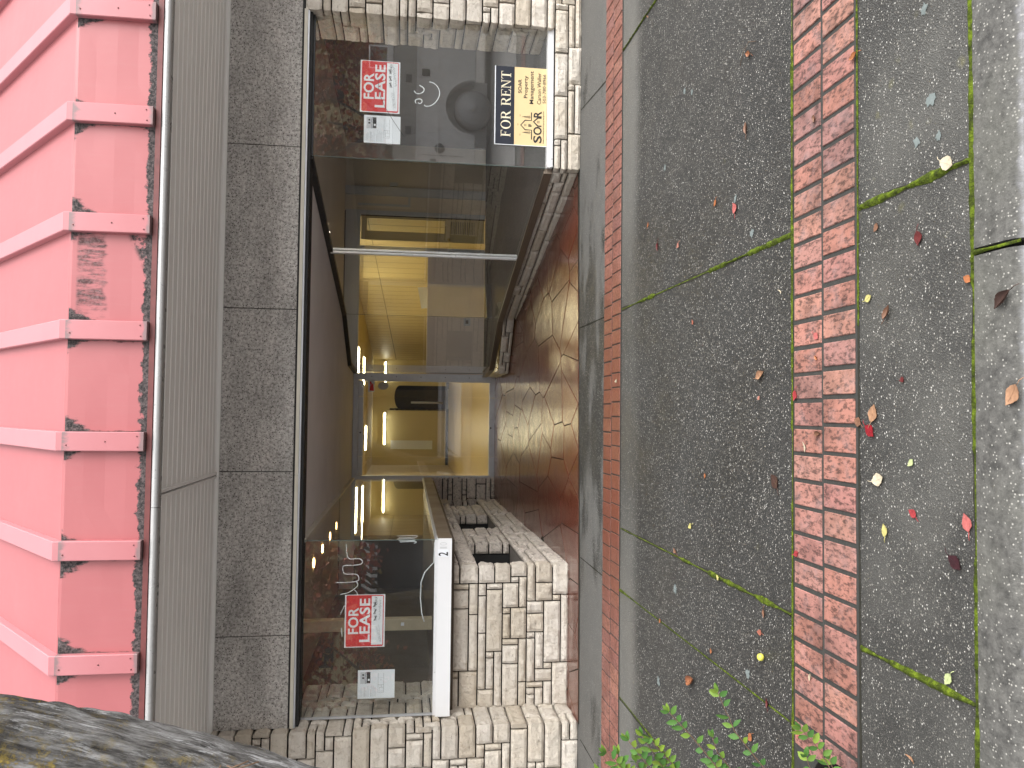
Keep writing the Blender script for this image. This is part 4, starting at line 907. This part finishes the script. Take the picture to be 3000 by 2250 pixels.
tag(mb.build('round_sticker', plain('grey_sticker', (.42, .40, .38), .6)), 'grey round sticker on the sidelight under the red card', 'sticker')

# ================================================================== fallen leaves
LC = {'tan': (.36, .20, .115), 'orangebrown': (.30, .12, .055), 'brown': (.20, .10, .06), 'orange': (.36, .13, .05), 'pinkred': (.44, .12, .11), 'darkred': (.11, .016, .016), 'salmon': (.46, .20, .15),
      'cream': (.55, .48, .35), 'reddish': (.36, .12, .08), 'darkbrown': (.06, .03, .022), 'yellow': (.52, .47, .17), 'red': (.34, .04, .045), 'crimson': (.24, .008, .016), 'palegreen': (.44, .50, .24), 'maroon': (.035, .008, .012)}
LM = {}
for kname, c in LC.items():
    k = NT('leaf_'+kname, .55, .4); k.col(k.mix(k.ramp(k.noise(70, 4), [(.35, 0), (.7, .7)]), c, tuple(x*.55 for x in c))); LM[kname] = k.mat
FALLEN = [
(2.423,4.549,'tan',.04,'s','small tan leaf on the mossy joint by the far right edge'),
(1.572,3.189,'orangebrown',.05,'c','curled rust leaf beside a thin twig on the right slab'),
(1.254,3.212,'brown',.055,'c','brown shrivelled leaf with a hooked stalk on the right slab'),
(1.012,3.544,'orange',.035,'f','small orange leaf up from the pink-red leaf'),
(0.932,3.331,'pinkred',.055,'f','large pink-red leaf lying face down on the right slab'),
(1.142,4.529,'orange',.035,'f','orange scrap of leaf near the far brick band'),
(0.971,4.351,'darkred',.05,'c','dark red rolled leaf by the mossy joint'),
(0.911,4.031,'salmon',.035,'f','small salmon leaf by the mossy joint'),
(1.203,2.402,'orange',.045,'c','curled orange leaf on the near edge of the brick band'),
(1.083,2.646,'brown',.03,'c','tiny brown curl on the right bricks'),
(0.703,1.963,'cream',.055,'f','cream leaf lying across the short mossy joint'),
(0.602,2.294,'brown',.03,'f','small brown leaf left of the short mossy joint'),
(0.524,2.094,'darkred',.045,'f','dark red oval leaf standing between bricks and kerb'),
(0.171,3.076,'tan',.075,'c','big tan leaf curled like a boat in the middle slab'),
(0.075,3.097,'salmon',.022,'f','tiny salmon leaf next to the boat-shaped tan leaf'),
(0.473,3.821,'reddish',.028,'f','small reddish leaf alone on the upper middle slab'),
(0.492,2.912,'cream',.03,'s','cream stalk beside the near brick band'),
(-0.293,3.659,'orange',.025,'f','tiny orange leaf alone in the middle slab'),
(-0.258,2.963,'darkbrown',.07,'f','long dark brown leaf with a thin stalk near the bricks'),
(0.226,5.160,'cream',.04,'f','cream scrap on the far brick band'),
(0.383,2.337,'yellow',.035,'f','yellow leaf with a fine stalk just below the bricks'),
(0.325,2.238,'brown',.05,'c','grey-brown crumpled leaf below the yellow leaf'),
(0.289,2.641,'pinkred',.035,'f','pink leaf on the brick joint'),
(0.212,2.642,'orange',.025,'c','tiny orange curl on the brick joint'),
(0.079,2.793,'red',.04,'f','red leaf at the mossy upper edge of the bricks'),
(0.013,2.316,'tan',.06,'f','broad tan leaf above the crimson leaf'),
(-0.015,2.398,'brown',.04,'f','brown leaf on the lower edge of the bricks'),
(-0.044,2.332,'crimson',.055,'f','crimson leaf with a white stalk'),
(-0.060,2.627,'brown',.04,'c','brown twisted leaf in the middle of the bricks'),
(-0.112,2.723,'cream',.04,'s','cream stalk lying on a brick'),
(-0.132,2.134,'palegreen',.03,'f','small pale green leaf right of the big cream leaf'),
(-0.194,2.290,'cream',.06,'f','biggest cream leaf, ragged, below the bricks'),
(0.370,1.895,'orange',.03,'f','orange leaf in the moss along the kerb'),
(0.299,1.774,'darkbrown',.065,'c','dark stalked leaf on top of the kerb'),
(0.059,1.749,'tan',.06,'f','tan leaf hanging on the outer edge of the kerb'),
(0.114,2.171,'darkred',.022,'f','tiny dark red leaf between bricks and kerb'),
(-0.561,3.845,'yellow',.045,'f','pale yellow pair of leaflets on the left slab'),
(-0.720,4.050,'brown',.045,'c','brown curl lying on the slanting mossy joint'),
(-0.748,3.494,'yellow',.028,'f','round yellow leaf on the slanting mossy joint'),
(-1.109,3.582,'orange',.025,'f','tiny orange leaf on the left slab'),
(-1.323,3.816,'orangebrown',.10,'c','longest rust leaf, ragged, near the green shrub'),
(-0.887,3.089,'reddish',.04,'f','reddish leaf near the yellow crab apple'),
(-0.801,3.050,'brown',.035,'c','small brown curl near the yellow crab apple'),
(-1.151,4.289,'orange',.03,'f','orange leaf in the dark joint on the left'),
(-1.345,3.175,'orange',.045,'f','orange leaf between the two clumps of shrub'),
(-1.148,3.019,'darkred',.04,'c','dark red shred above the left bricks'),
(-0.279,2.127,'red',.035,'f','red leaf in the slab between bricks and kerb'),
(-0.348,2.260,'yellow',.04,'f','slim yellow leaf left of the big cream leaf'),
(-0.276,1.909,'pinkred',.05,'f','pink leaf with pale stalk at the kerb joint'),
(-0.390,1.954,'maroon',.055,'f','maroon wet leaf folded near the kerb joint'),
(-0.512,2.785,'red',.035,'f','red leaf on the left bricks by the moss'),
(-0.935,2.684,'cream',.03,'c','white dropping-like curl on the left bricks'),
(-0.710,1.986,'palegreen',.04,'f','slim pale green leaf by the dark joint'),
(-0.990,2.141,'tan',.04,'s','tan stalk on the leftmost slab by the kerb'),
(-1.173,2.776,'pinkred',.03,'f','pink leaf under the lower clump of shrub'),
]
def fallen_leaf(x, y, c, size, kind, label, i):
    rnd = random.Random(i*13+5); mb = MB(); th = rnd.uniform(0, 6.28); L = size*1.0; Wd = L*(.28 if kind != 'f' else .34)*rnd.uniform(.85, 1.15)
    if kind == 's': Wd = L*.08
    n, m = 14, 6; top = []; curl = {'f': rnd.uniform(.1, .35), 'c': rnd.uniform(.9, 1.5), 's': .3}[kind]; z0 = .0095 if (2.40 < y < 2.81 or 5.08 < y < 5.5) else .0045
    if y < 1.9: z0 = .006
    if 5 > y > 1.9 and min(abs(x-.70), abs(x+.75)) < .03: z0 = .010
    bend = rnd.uniform(.2, .8)*(1 if kind != 'f' else .5)
    for a in range(n+1):
        t = a/n; w = Wd*max(0, math.sin(math.pi*t**.85))**1.15*(1+.07*rnd.uniform(-1, 1)) + .0006
        for b in range(m+1):
            s = b/m*2-1; ang = s*curl
            lx = (t-.5)*L; ly = w*math.sin(ang)/max(curl, .3) if curl > .3 else w*s
            hz = w*(1-math.cos(ang))*.9 + .012*bend*(abs(t-.5)*2)**2*size/.05 + .0012*rnd.random()
            top.append((lx, ly, hz))
    ct, st = math.cos(th), math.sin(th)
    def place(p, dz): gx, gy = x+p[0]*ct-p[1]*st, y+p[0]*st+p[1]*ct; return (gx, gy, G(y)*1.0+(gy-y)*SL+z0+p[2]+dz)
    vs = [place(p, .0012) for p in top] + [place(p, 0) for p in top]; k = m+1; o = len(top)
    fs = [(a*k+b, a*k+b+1, (a+1)*k+b+1, (a+1)*k+b) for a in range(n) for b in range(m)]; fs += [tuple(o+q for q in f[::-1]) for f in fs]
    mb.add(vs, fs, 0, .5, True)
    if kind != 's' and size > .03:
        p0 = place((-L*.5, 0, .002), 0); p1 = place((-L*.72, L*.05, .004), 0); p2 = place((-L*.92, L*.14, .001), 0); mb.tube([p0, p1, p2], .0011, 5)
        mb.tube([place((-L*.5+L*q/6, 0, .0012+.012*bend*(abs(q/6-.5)*2)**2*size/.05), .001) for q in range(6)], .0006, 4)
    tag(mb.build('fallen_leaf', LM[c], loc=(x, y, G(y))), label, 'leaf', 'leaves fallen on the pavement')
for i, a in enumerate(FALLEN): fallen_leaf(*a, i)
bm = bmesh.new(); bmesh.ops.create_uvsphere(bm, u_segments=20, v_segments=14, radius=.0155)
for v in bm.verts: v.co = v.co*(1+.03*mnoise.noise(v.co*90)); v.co.z *= .92
for v in bm.verts: v.co += Vector((-.979, 3.062, G(3.062)+.0145))
mb = MB(); mb.bm(bm, 0, .5, True); mb.tube([(-.979, 3.062, G(3.062)+.027), (-.976, 3.06, G(3.062)+.036)], .0012, 5, 1)
tag(mb.build('crab_apple', [plain('yellow_fruit', (.62, .58, .09), .35, sc=40), M['twig']], loc=(-.979, 3.062, G(3.062))), 'small round yellow crab apple on the left slab', 'fruit')
mb = MB(); mb.tube([(1.60, 3.13, .064), (1.62, 3.18, .073), (1.60, 3.24, .071), (1.56, 3.28, .067)], .0012, 5); tag(mb.build('twig', M['twig']), 'thin bent twig beside the curled rust leaf', 'twig')

# ================================================================== tree and shrub at the left edge
def rough_tube(mb, axis, rads, seg, seed, amp, mi=0, per=6):
    P = [Vector(p) for p in axis]; pts = []; rr = []
    for i in range(len(P)-1):
        p0, p1, p2, p3 = P[max(i-1, 0)], P[i], P[i+1], P[min(i+2, len(P)-1)]
        for q in range(per):
            t = q/per; pts.append(.5*((2*p1)+(p2-p0)*t+(2*p0-5*p1+4*p2-p3)*t*t+(3*p1-p0-3*p2+p3)*t**3)); rr.append(rads[i]+(rads[i+1]-rads[i])*t)
    pts.append(P[-1]); rr.append(rads[-1]); vs = []
    for i, p in enumerate(pts):
        d = (pts[min(i+1, len(pts)-1)]-pts[max(i-1, 0)]).normalized(); a = d.cross(Vector((0, 1, 0))).normalized(); b = d.cross(a)
        for k in range(seg):
            th = 2*math.pi*k/seg; o = a*math.cos(th)+b*math.sin(th)
            q = Vector((math.cos(th)*2.6, math.sin(th)*2.6, p.z*2.2+seed)); h = mnoise.noise(q*1.3)*1.2 + abs(mnoise.noise(Vector((math.cos(th)*7, math.sin(th)*7, p.z*4.5+seed))))*1.3 + mnoise.noise(Vector((math.cos(th)*16, math.sin(th)*16, p.z*14+seed)))*.6
            vs.append(p+o*(rr[i]+amp*h))
    n = len(pts); fs = [(i*seg+k, i*seg+(k+1) % seg, (i+1)*seg+(k+1) % seg, (i+1)*seg+k) for i in range(n-1) for k in range(seg)]
    fs += [list(range(seg))[::-1], list(range((n-1)*seg, n*seg))]
    mb.add(vs, fs, mi, .5, True)
def leaf_faces(mb, c, d, nrm, L, W, rv, cup=.15):
    d = d.normalized(); s = d.cross(nrm).normalized(); nrm = s.cross(d); rows = []
    for t, w in ((0, .05), (.22, .72), (.48, 1), (.74, .74), (1, .04)):
        for q in (-1, 0, 1): rows.append(c + d*(L*t) + s*(W*.5*w*q) + nrm*(abs(q)*cup*W*w - .12*L*t*t))
    mb.add([v[:] for v in rows], [(i*3+k, i*3+k+1, (i+1)*3+k+1, (i+1)*3+k) for i in range(4) for k in range(2)], 0, rv, True)

def street_tree():
    t = empty('street_tree', (-1.42, 2.36, .05), 'leaning tree with grey bark and yellow lichen at the left edge', 'tree')
    mb = MB(); rough_tube(mb, [(-1.46, 2.36, .0), (-1.36, 2.34, .5), (-1.31, 2.31, 1.1), (-1.165, 2.27, 1.75), (-1.03, 2.23, 2.15), (-.965, 2.21, 2.42), (-.89, 2.2, 2.72), (-.78, 2.2, 3.1)], [.25, .175, .155, .155, .16, .175, .165, .14], 96, 3, .014, per=22)
    tr = mb.build('trunk', M['bark'], t)
    mb = MB(); rough_tube(mb, [(-1.0, 2.2, 2.3), (-1.15, 2.15, 2.55), (-1.38, 2.12, 2.85), (-1.6, 2.1, 3.3)], [.12, .13, .11, .09], 48, 9, .012, per=12); rough_tube(mb, [(-.80, 2.13, 2.60), (-.74, 2.10, 2.625), (-.665, 2.08, 2.61), (-.62, 2.07, 2.60)], [.03, .018, .012, .006], 14, 5, .004); mb.build('limb', M['bark'], t)
    mb = MB(); rnd = random.Random(8)
    for q in range(5):
        c = Vector((-.935+rnd.uniform(-.02, .02), 2.1, 1.94+rnd.uniform(-.03, .03))); mb.tube([c, c+Vector((rnd.uniform(.02, .05), -.02, rnd.uniform(-.05, .05))), c+Vector((.05, -.01, rnd.uniform(-.05, .05)))], .002, 5)
    mb.build('twig', M['twig'], t)
    # crown, above the frame but seen in the shade it casts and from the side
    mb = MB(); rnd = random.Random(2)
    for q in range(5): a = rnd.uniform(0, 6.28); mb.tube([(-.78, 2.2, 3.0), (-.9+math.cos(a)*.7, 2.2+math.sin(a)*.7, 3.9), (-.9+math.cos(a)*1.3, 2.2+math.sin(a)*1.3, 4.8)], [.09, .05, .02], 8)
    mb.build('branches', M['bark'], t)
    mb = MB()
    for q in range(700):
        a = rnd.uniform(0, 6.28); r = rnd.uniform(.5, 1.9); c = Vector((-1.2+math.cos(a)*r, 1.5+math.sin(a)*r*.8, rnd.uniform(4.4, 6.0)))
        leaf_faces(mb, c, Vector((rnd.uniform(-1, 1), rnd.uniform(-1, 1), -.4)), Vector((rnd.uniform(-.4, .4), rnd.uniform(-.4, .4), 1)), .07, .05, rnd.random())
    mb.build('crown', M['autumn'], t)
street_tree()

def shoot(mbL, mbS, pts, seed, L=.026, step=.017, spread=1.0):
    rnd = random.Random(seed); P = [Vector(p) for p in pts]; Q = []
    for i in range(len(P)-1):
        for q in range(8): Q.append(P[i].lerp(P[i+1], q/8) + Vector((rnd.uniform(-.002, .002),)*3))
    Q.append(P[-1]); mbS.tube(Q, [.0024-.0016*i/len(Q) for i in range(len(Q))], 6)
    acc = 0; side = 1
    for i in range(len(Q)-1):
        acc += (Q[i+1]-Q[i]).length
        if acc > step:
            acc = 0; side = -side; d = (Q[i+1]-Q[i]).normalized(); up = Vector((.05, -.75, .65)); s = d.cross(up).normalized()
            for sd in ((side,) if rnd.random() < .55 else (side, -side)):
                dirv = d*.55 + s*sd*spread*rnd.uniform(.6, 1.1) + Vector((0, -.3, .25))*rnd.uniform(-.6, 1)
                leaf_faces(mbL, Q[i], dirv, Vector((rnd.uniform(-.7, .7), -.7+rnd.uniform(-.4, .4), .75)), L*rnd.uniform(.7, 1.2), L*.56*rnd.uniform(.8, 1.1), min(1, max(0, .35+.5*i/len(Q)+rnd.uniform(-.3, .3))), .12)
    for q in range(3):
        d = (Q[-1]-Q[-3]).normalized(); leaf_faces(mbL, Q[-1], d+Vector((rnd.uniform(-.7, .7), rnd.uniform(-.3, .3), rnd.uniform(-.5, .7))), Vector((0, -.7, .7)), L*.85, L*.42, rnd.uniform(.6, 1))
def shrub(name, label, base, shoots):
    s = empty(name, base, label, 'shrub', 'leafy shoots at the foot of the tree'); a, b = MB(), MB()
    for i, (pts, L) in enumerate(shoots): shoot(a, b, [base]+pts, i*7+int(abs(base[0])*100), L)
    b.build('stem', M['twig'], s); a.build('foliage', M['leaf'], s, fix=False)
shrub('leafy_shrub', 'bright green leafy shoots rising beside the pavement at the left edge', (-1.22, 2.16, .05), [
    ([(-1.12, 1.98, .50), (-.93, 1.92, .86), (-.80, 1.9, .965)], .030), ([(-1.10, 1.98, .55), (-.95, 1.93, .90), (-.835, 1.92, 1.015)], .030), ([(-1.15, 2.0, .6), (-.95, 1.95, .82), (-.79, 1.9, .93)], .029),
    ([(-1.1, 1.98, .6), (-.92, 1.92, .80), (-.80, 1.9, .91)], .026), ([(-1.12, 2.0, .45), (-.92, 1.9, .70), (-.80, 1.9, .80), (-.735, 1.9, .862)], .027), ([(-1.1, 2.0, .40), (-.90, 1.9, .60), (-.79, 1.9, .69), (-.69, 1.9, .735)], .028),
    ([(-1.1, 2.0, .42), (-.93, 1.9, .66), (-.84, 1.9, .735), (-.80, 1.9, .75)], .025), ([(-1.15, 2.0, .6), (-1.0, 1.95, .86), (-.86, 1.92, .94)], .030), ([(-1.15, 2.0, .6), (-1.0, 1.95, .92), (-.88, 1.92, 1.03)], .030), ([(-1.15, 2.0, .5), (-.97, 1.93, .78), (-.86, 1.92, .87)], .030), ([(-1.15, 2.0, .5), (-.99, 1.93, .90), (-.84, 1.92, .985)], .028)])
shrub('leafy_shrub', 'small green shoot hanging over the end of the near brick band', (-1.20, 2.14, .05), [([(-1.05, 1.95, .30), (-.93, 1.9, .42), (-.85, 1.9, .46), (-.79, 1.9, .515)], .030), ([(-1.05, 1.95, .30), (-.95, 1.9, .47), (-.86, 1.9, .50)], .030), ([(-1.05, 1.95, .26), (-.95, 1.9, .40), (-.87, 1.9, .44)], .030)])

# ================================================================== the street behind, seen in the glass
def utility_truck():
    t = empty('utility_truck', (7, -3.9, -.12), 'white service truck parked on the street behind the photographer', 'truck'); Y = -2.95
    b = MB(); b.box(4.75, 5.62, Y-1.9, Y, .22, 1.80, bev=.02); b.box(6.72, 8.0, Y-1.9, Y, .22, 1.80, bev=.02); b.box(5.62, 6.72, Y-1.9, Y-.001, .86, 1.80); b.box(4.75, 8.0, Y-.005, Y+.03, 1.36, 1.40)
    b.box(5.5, 6.85, Y-.42, Y-.36, -.05, .86)
    n = 12
    for i in range(n):                                            # wheel arch rim
        a0, a1 = math.pi*i/n, math.pi*(i+1)/n; c = Vector((6.17, 0, .26))
        q = [c+Vector((math.cos(a)*r, 0, math.sin(a)*r)) for a, r in ((a0, .56), (a1, .56), (a1, .60), (a0, .60))]
        b.add([(p.x, Y+.02, p.z) for p in q]+[(p.x, Y-.3, p.z) for p in q], [(0,1,2,3),(7,6,5,4),(0,4,5,1),(1,5,6,2),(2,6,7,3),(3,7,4,0)])
        q = [c+Vector((math.cos(a)*.58, 0, math.sin(a)*.58)) for a in (a0, a1)]; b.add([(q[0].x, Y-.002, q[0].z), (q[1].x, Y-.002, q[1].z), (q[1].x, Y-.002, .87), (q[0].x, Y-.002, .87)], [(0,1,2,3)])
    b.build('service_body', M['truck_white'], t)
    b = MB(); b.box(5.05, 8.0, Y-.01, Y+.012, 1.405, 1.86); b.build('chequer_panel', M['plate'], t)
    b = MB(); b.box(5.4, 8.0, Y-.25, Y-.05, 1.88, 2.0); b.box(5.45, 8.0, Y-1.6, Y-.3, 1.82, 1.86); b.tube([(6.9, Y-.1, 2.0), (6.9, Y-.1, 2.35), (7.35, Y-.1, 2.35), (7.35, Y-.1, 2.0)], .018, 8); b.build('rack', M['truck_white'], t)
    b = MB()
    for x in (5.55, 6.6): b.box(x, x+.16, Y+.012, Y+.03, 1.50, 1.62, bev=.01)
    b.box(4.95, 5.08, Y, Y+.02, 1.0, 1.12, bev=.01); b.box(6.75, 6.9, Y, Y+.02, 1.14, 1.3, bev=.01)
    b.cyl((5.3, Y+.004, .93), (0, 1, 0), .10, .02, 20); b.box(5.15, 5.16, Y, Y+.006, .45, 1.3); b.box(5.16, 7.9, Y+.002, Y+.02, .96, .975, 1); b.build('latch', [plain('grey_latch', (.16, .16, .16), .5), M['truck_white']], t)
    b = MB(); b.box(4.0, 4.74, Y-1.7, Y-.1, .55, .70); b.box(4.3, 4.74, Y-.5, Y-.1, .71, 1.25); b.tube([(4.0, Y-.1, .7), (4.7, Y-.1, 1.45)], .03, 6, 1); b.build('tool_tray', [M['orange'], M['truck_white']], t)
    b = MB(); b.box(8.05, 10.0, Y-1.9, Y-.02, .25, 1.2, bev=.06); b.add([(8.1, Y-1.8, 1.2), (9.5, Y-1.8, 1.2), (9.0, Y-1.7, 1.9), (8.15, Y-1.7, 1.9), (8.1, Y-.05, 1.2), (9.5, Y-.05, 1.2), (9.0, Y-.15, 1.9), (8.15, Y-.15, 1.9)], [(0,1,2,3),(7,6,5,4),(0,4,5,1),(1,5,6,2),(2,6,7,3),(3,7,4,0)]); b.build('cab', M['truck_white'], t)
    for x in (6.17, 9.2):
        b = MB(); b.tube([(x, Y-.30, .26), (x, Y-.28, .26), (x, Y-.06, .26), (x, Y-.04, .26)], [.34, .38, .38, .34], 32); w = b.build('wheel', M['tyre'], t); r = MB(); r.cyl((x, Y-.03, .26), (0, 1, 0), .325, .03, 32); r.cyl((x, Y-.01, .26), (0, 1, 0), .08, .04, 20); r.build('rim', M['rim'], w)
utility_truck()
def parked_car():
    t = empty('parked_car', (-7, -2.6, -.12), 'dark silver car parked on the street behind the photographer', 'car'); Y0, Y1 = -3.4, -1.7
    def body(prof, y0, y1, name, m, bev=.05):
        bm = bmesh.new(); f = bm.faces.new([bm.verts.new((x, y0, z)) for x, z in prof]); r = bmesh.ops.extrude_face_region(bm, geom=[f])
        for v in r['geom']:
            if isinstance(v, bmesh.types.BMVert): v.co.y = y1
        bmesh.ops.recalc_face_normals(bm, faces=bm.faces[:]); bmesh.ops.bevel(bm, geom=bm.edges[:], offset=bev, segments=3, affect='EDGES'); b = MB(); b.bm(bm, 0, .5, True); return b.build(name, m, t)
    body([(-8.8, .15), (-4.1, .15), (-4.0, .55), (-4.15, .80), (-5.35, .98), (-8.7, .98), (-8.85, .6)], Y0, Y1, 'body', M['car'])
    body([(-8.4, .97), (-5.4, .97), (-6.25, 1.55), (-6.6, 1.60), (-8.1, 1.56)], Y0+.12, Y1-.12, 'cabin', M['carglass'], .04)
    b = MB(); b.tube([(-5.35, Y1-.10, .98), (-5.8, Y1-.12, 1.28), (-6.25, Y1-.14, 1.56), (-6.6, Y1-.14, 1.62), (-8.1, Y1-.14, 1.58)], .035, 8); b.box(-8.1, -6.5, Y0+.14, Y1-.14, 1.585, 1.625, bev=.015); b.build('roof', plain('car_roof_silver', (.45, .44, .41), .25, .5, .4), t)
    for x in (-5.0, -7.9):
        b = MB(); b.tube([(x, Y1-.24, .2), (x, Y1-.22, .2), (x, Y1-.02, .2), (x, Y1, .2)], [.29, .32, .32, .29], 28); w = b.build('wheel', M['tyre'], t); r = MB(); r.cyl((x, Y1+.002, .2), (0, 1, 0), .2, .02, 24); r.build('rim', M['rim'], w)
parked_car()

def crown_mesh(seed, n, R0, H):
    rnd = random.Random(seed); mb = MB(); cl = [(Vector((rnd.uniform(-1, 1)*R0*.7, rnd.uniform(-1, 1)*R0*.6, rnd.uniform(.15, 1)*H)), rnd.uniform(.45, .95)) for _ in range(16)]
    for q in range(n):
        c, r = rnd.choice(cl); p = c + Vector((rnd.gauss(0, 1), rnd.gauss(0, 1), rnd.gauss(0, .8)))*r*.55
        leaf_faces(mb, p, Vector((rnd.uniform(-1, 1), rnd.uniform(-1, 1), rnd.uniform(-.8, .3))), Vector((rnd.uniform(-.6, .6), rnd.uniform(-.6, .6), 1)), .16, .12, rnd.random())
    return mb
for i, (x, y, s, lab) in enumerate(((4.4, -9.6, 1.05, 'red-leaved street tree across the road, behind the truck'), (8.2, -10.2, 1.2, 'red and orange tree across the road, furthest right'), (-4.9, -8.4, .9, 'red-leaved street tree across the road, opposite the door'), (-7.6, -8.8, 1.0, 'dark red street tree across the road, behind the silver car'), (11.5, -9.5, 1.1, 'bronze tree across the road beyond the truck cab'))):
    t = empty('maple_tree', (x, y, -.1), lab, 'tree', 'red street trees across the road')
    mb = MB(); mb.tube([(x, y, -.15), (x+.05, y, 1.2), (x-.05, y, 2.2), (x, y, 3.6)], [.14, .11, .09, .04], 10)
    for q in range(5): a = q*1.3; mb.tube([(x, y, 1.9+.2*q), (x+math.cos(a)*.9, y+math.sin(a)*.9, 2.9+.25*q), (x+math.cos(a)*1.5, y+math.sin(a)*1.5, 3.6+.3*q)], [.06, .035, .012], 7)
    mb.build('trunk', M['bark'], t)
    mb = crown_mesh(i, 2600, 2.0*s, 3.4); mb.v = [(a+x, b+y, c+1.9) for a, b, c in mb.v]; mb.build('crown', M['autumn'], t, fix=False)

def far_building(x0, x1, h, label, wall, low, awn):
    y = -16.0; t = empty('shop_row_building', ((x0+x1)/2, y-3, -.05), label, 'building', 'shops across the road'); b = MB(); b.box(x0, x1, y-6, y, 3.1, h); b.box(x0, x1, y, y+.12, h-.25, h+.1, bev=.02); b.build('upper_wall', wall, t)
    b = MB(); b.box(x0, x1, y-6, y-.02, -.1, 3.098); b.build('shopfront', low, t)
    n = int((x1-x0)/2.4)
    for i in range(n):
        xa = x0+.5+i*(x1-x0-1)/n
        b = MB(); b.box(xa, xa+1.0, y-.02, y+.05, 4.0, 5.6); b.box(xa-.06, xa+1.06, y, y+.10, 3.92, 3.999); f = b.build('window', M['pane_dark'], t)
        b = MB(); b.box(xa-.1, xa+1.7, y-.02, y+.03, .6, 2.4); b.build('shop_window', M['pane_dark'], t)
    if awn:
        b = MB(); b.add([(awn[0], y, 3.0), (awn[1], y, 3.0), (awn[1], y+1.0, 2.62), (awn[0], y+1.0, 2.62), (awn[0], y+1.0, 2.40), (awn[1], y+1.0, 2.40), (awn[0], y, 2.97), (awn[1], y, 2.97)], [(0,1,2,3), (3,2,5,4), (0,3,4,6), (1,7,5,2)]); b.build('awning', M['stripe'], t)
far_building(-15, -3.2, 6.6, 'cream brick shop building across the road with a striped awning', M['creambrick'], M['shopdark'], (-8.4, -4.6))
far_building(-3.1, 6.2, 5.9, 'grey shop building across the road opposite the door', M['greywall'], M['shopdark'], None)
far_building(6.3, 16, 6.8, 'cream brick shop building across the road at the right', M['creambrick'], M['greywall'], None)

# ================================================================== light, sky, camera
sun_el, sun_az = 40, 128        # azimuth measured clockwise from +y: the light comes from behind the camera
w = bpy.data.worlds.new('World'); SC.world = w; w.use_nodes = True; nt = w.node_tree
sky = nt.nodes.new('ShaderNodeTexSky'); sky.sky_type = 'NISHITA'; sky.sun_disc = False; sky.sun_elevation = R(sun_el); sky.sun_rotation = R(sun_az); sky.dust_density = 4; sky.ozone_density = 1; sky.air_density = 1
hs = nt.nodes.new('ShaderNodeHueSaturation'); hs.inputs['Saturation'].default_value = .12; bg = nt.nodes['Background']; bg.inputs['Strength'].default_value = .15
nt.links.new(sky.outputs[0], hs.inputs['Color']); nt.links.new(hs.outputs[0], bg.inputs['Color'])
L = bpy.data.lights.new('sun', 'SUN'); L.energy = 1.5; L.angle = R(110); L.color = (1, .985, .965); so = bpy.data.objects.new('sun', L); COL.objects.link(so)
d = Vector((math.sin(R(sun_az))*math.cos(R(sun_el)), math.cos(R(sun_az))*math.cos(R(sun_el)), math.sin(R(sun_el))))
so.rotation_euler = d.to_track_quat('Z', 'Y').to_euler(); so.location = (0, -5, 20)

# the photograph lies on its side, so the camera is rolled a quarter turn
F, du, dv, roll = 2300.0, -82.0, -312.0, .0165
D = Vector((du, dv, F)); v_ = -(F*F)/(du*(-roll)+dv); N = Vector((-roll*v_, v_, F))
Yc = D.normalized(); Zc = -N.normalized(); Xc = Yc.cross(Zc)
cx = Vector((Xc.y, Yc.y, Zc.y)); cy = Vector((Xc.x, Yc.x, Zc.x)); cz = -Vector((Xc.z, Yc.z, Zc.z))
cam = bpy.data.cameras.new('camera'); co = bpy.data.objects.new('camera', cam); COL.objects.link(co)
co.matrix_world = Matrix(((cx.x, cy.x, cz.x, 0), (cx.y, cy.y, cz.y, 0), (cx.z, cy.z, cz.z, 1.52), (0, 0, 0, 1)))
cam.sensor_fit = 'HORIZONTAL'; cam.sensor_width = 36; cam.lens = 36*F/3000; cam.clip_start = .05; cam.clip_end = 500
SC.camera = co
vs = SC.view_settings; vs.view_transform = 'Standard'; vs.look = 'None'; vs.gamma = 1; vs.use_curve_mapping = False; vs.exposure = 1.28
SC.render.engine = 'CYCLES'; cy_ = SC.cycles; cy_.use_denoising = True; cy_.max_bounces = 10; cy_.transparent_max_bounces = 16; cy_.glossy_bounces = 4; cy_.diffuse_bounces = 4; cy_.sample_clamp_indirect = 8
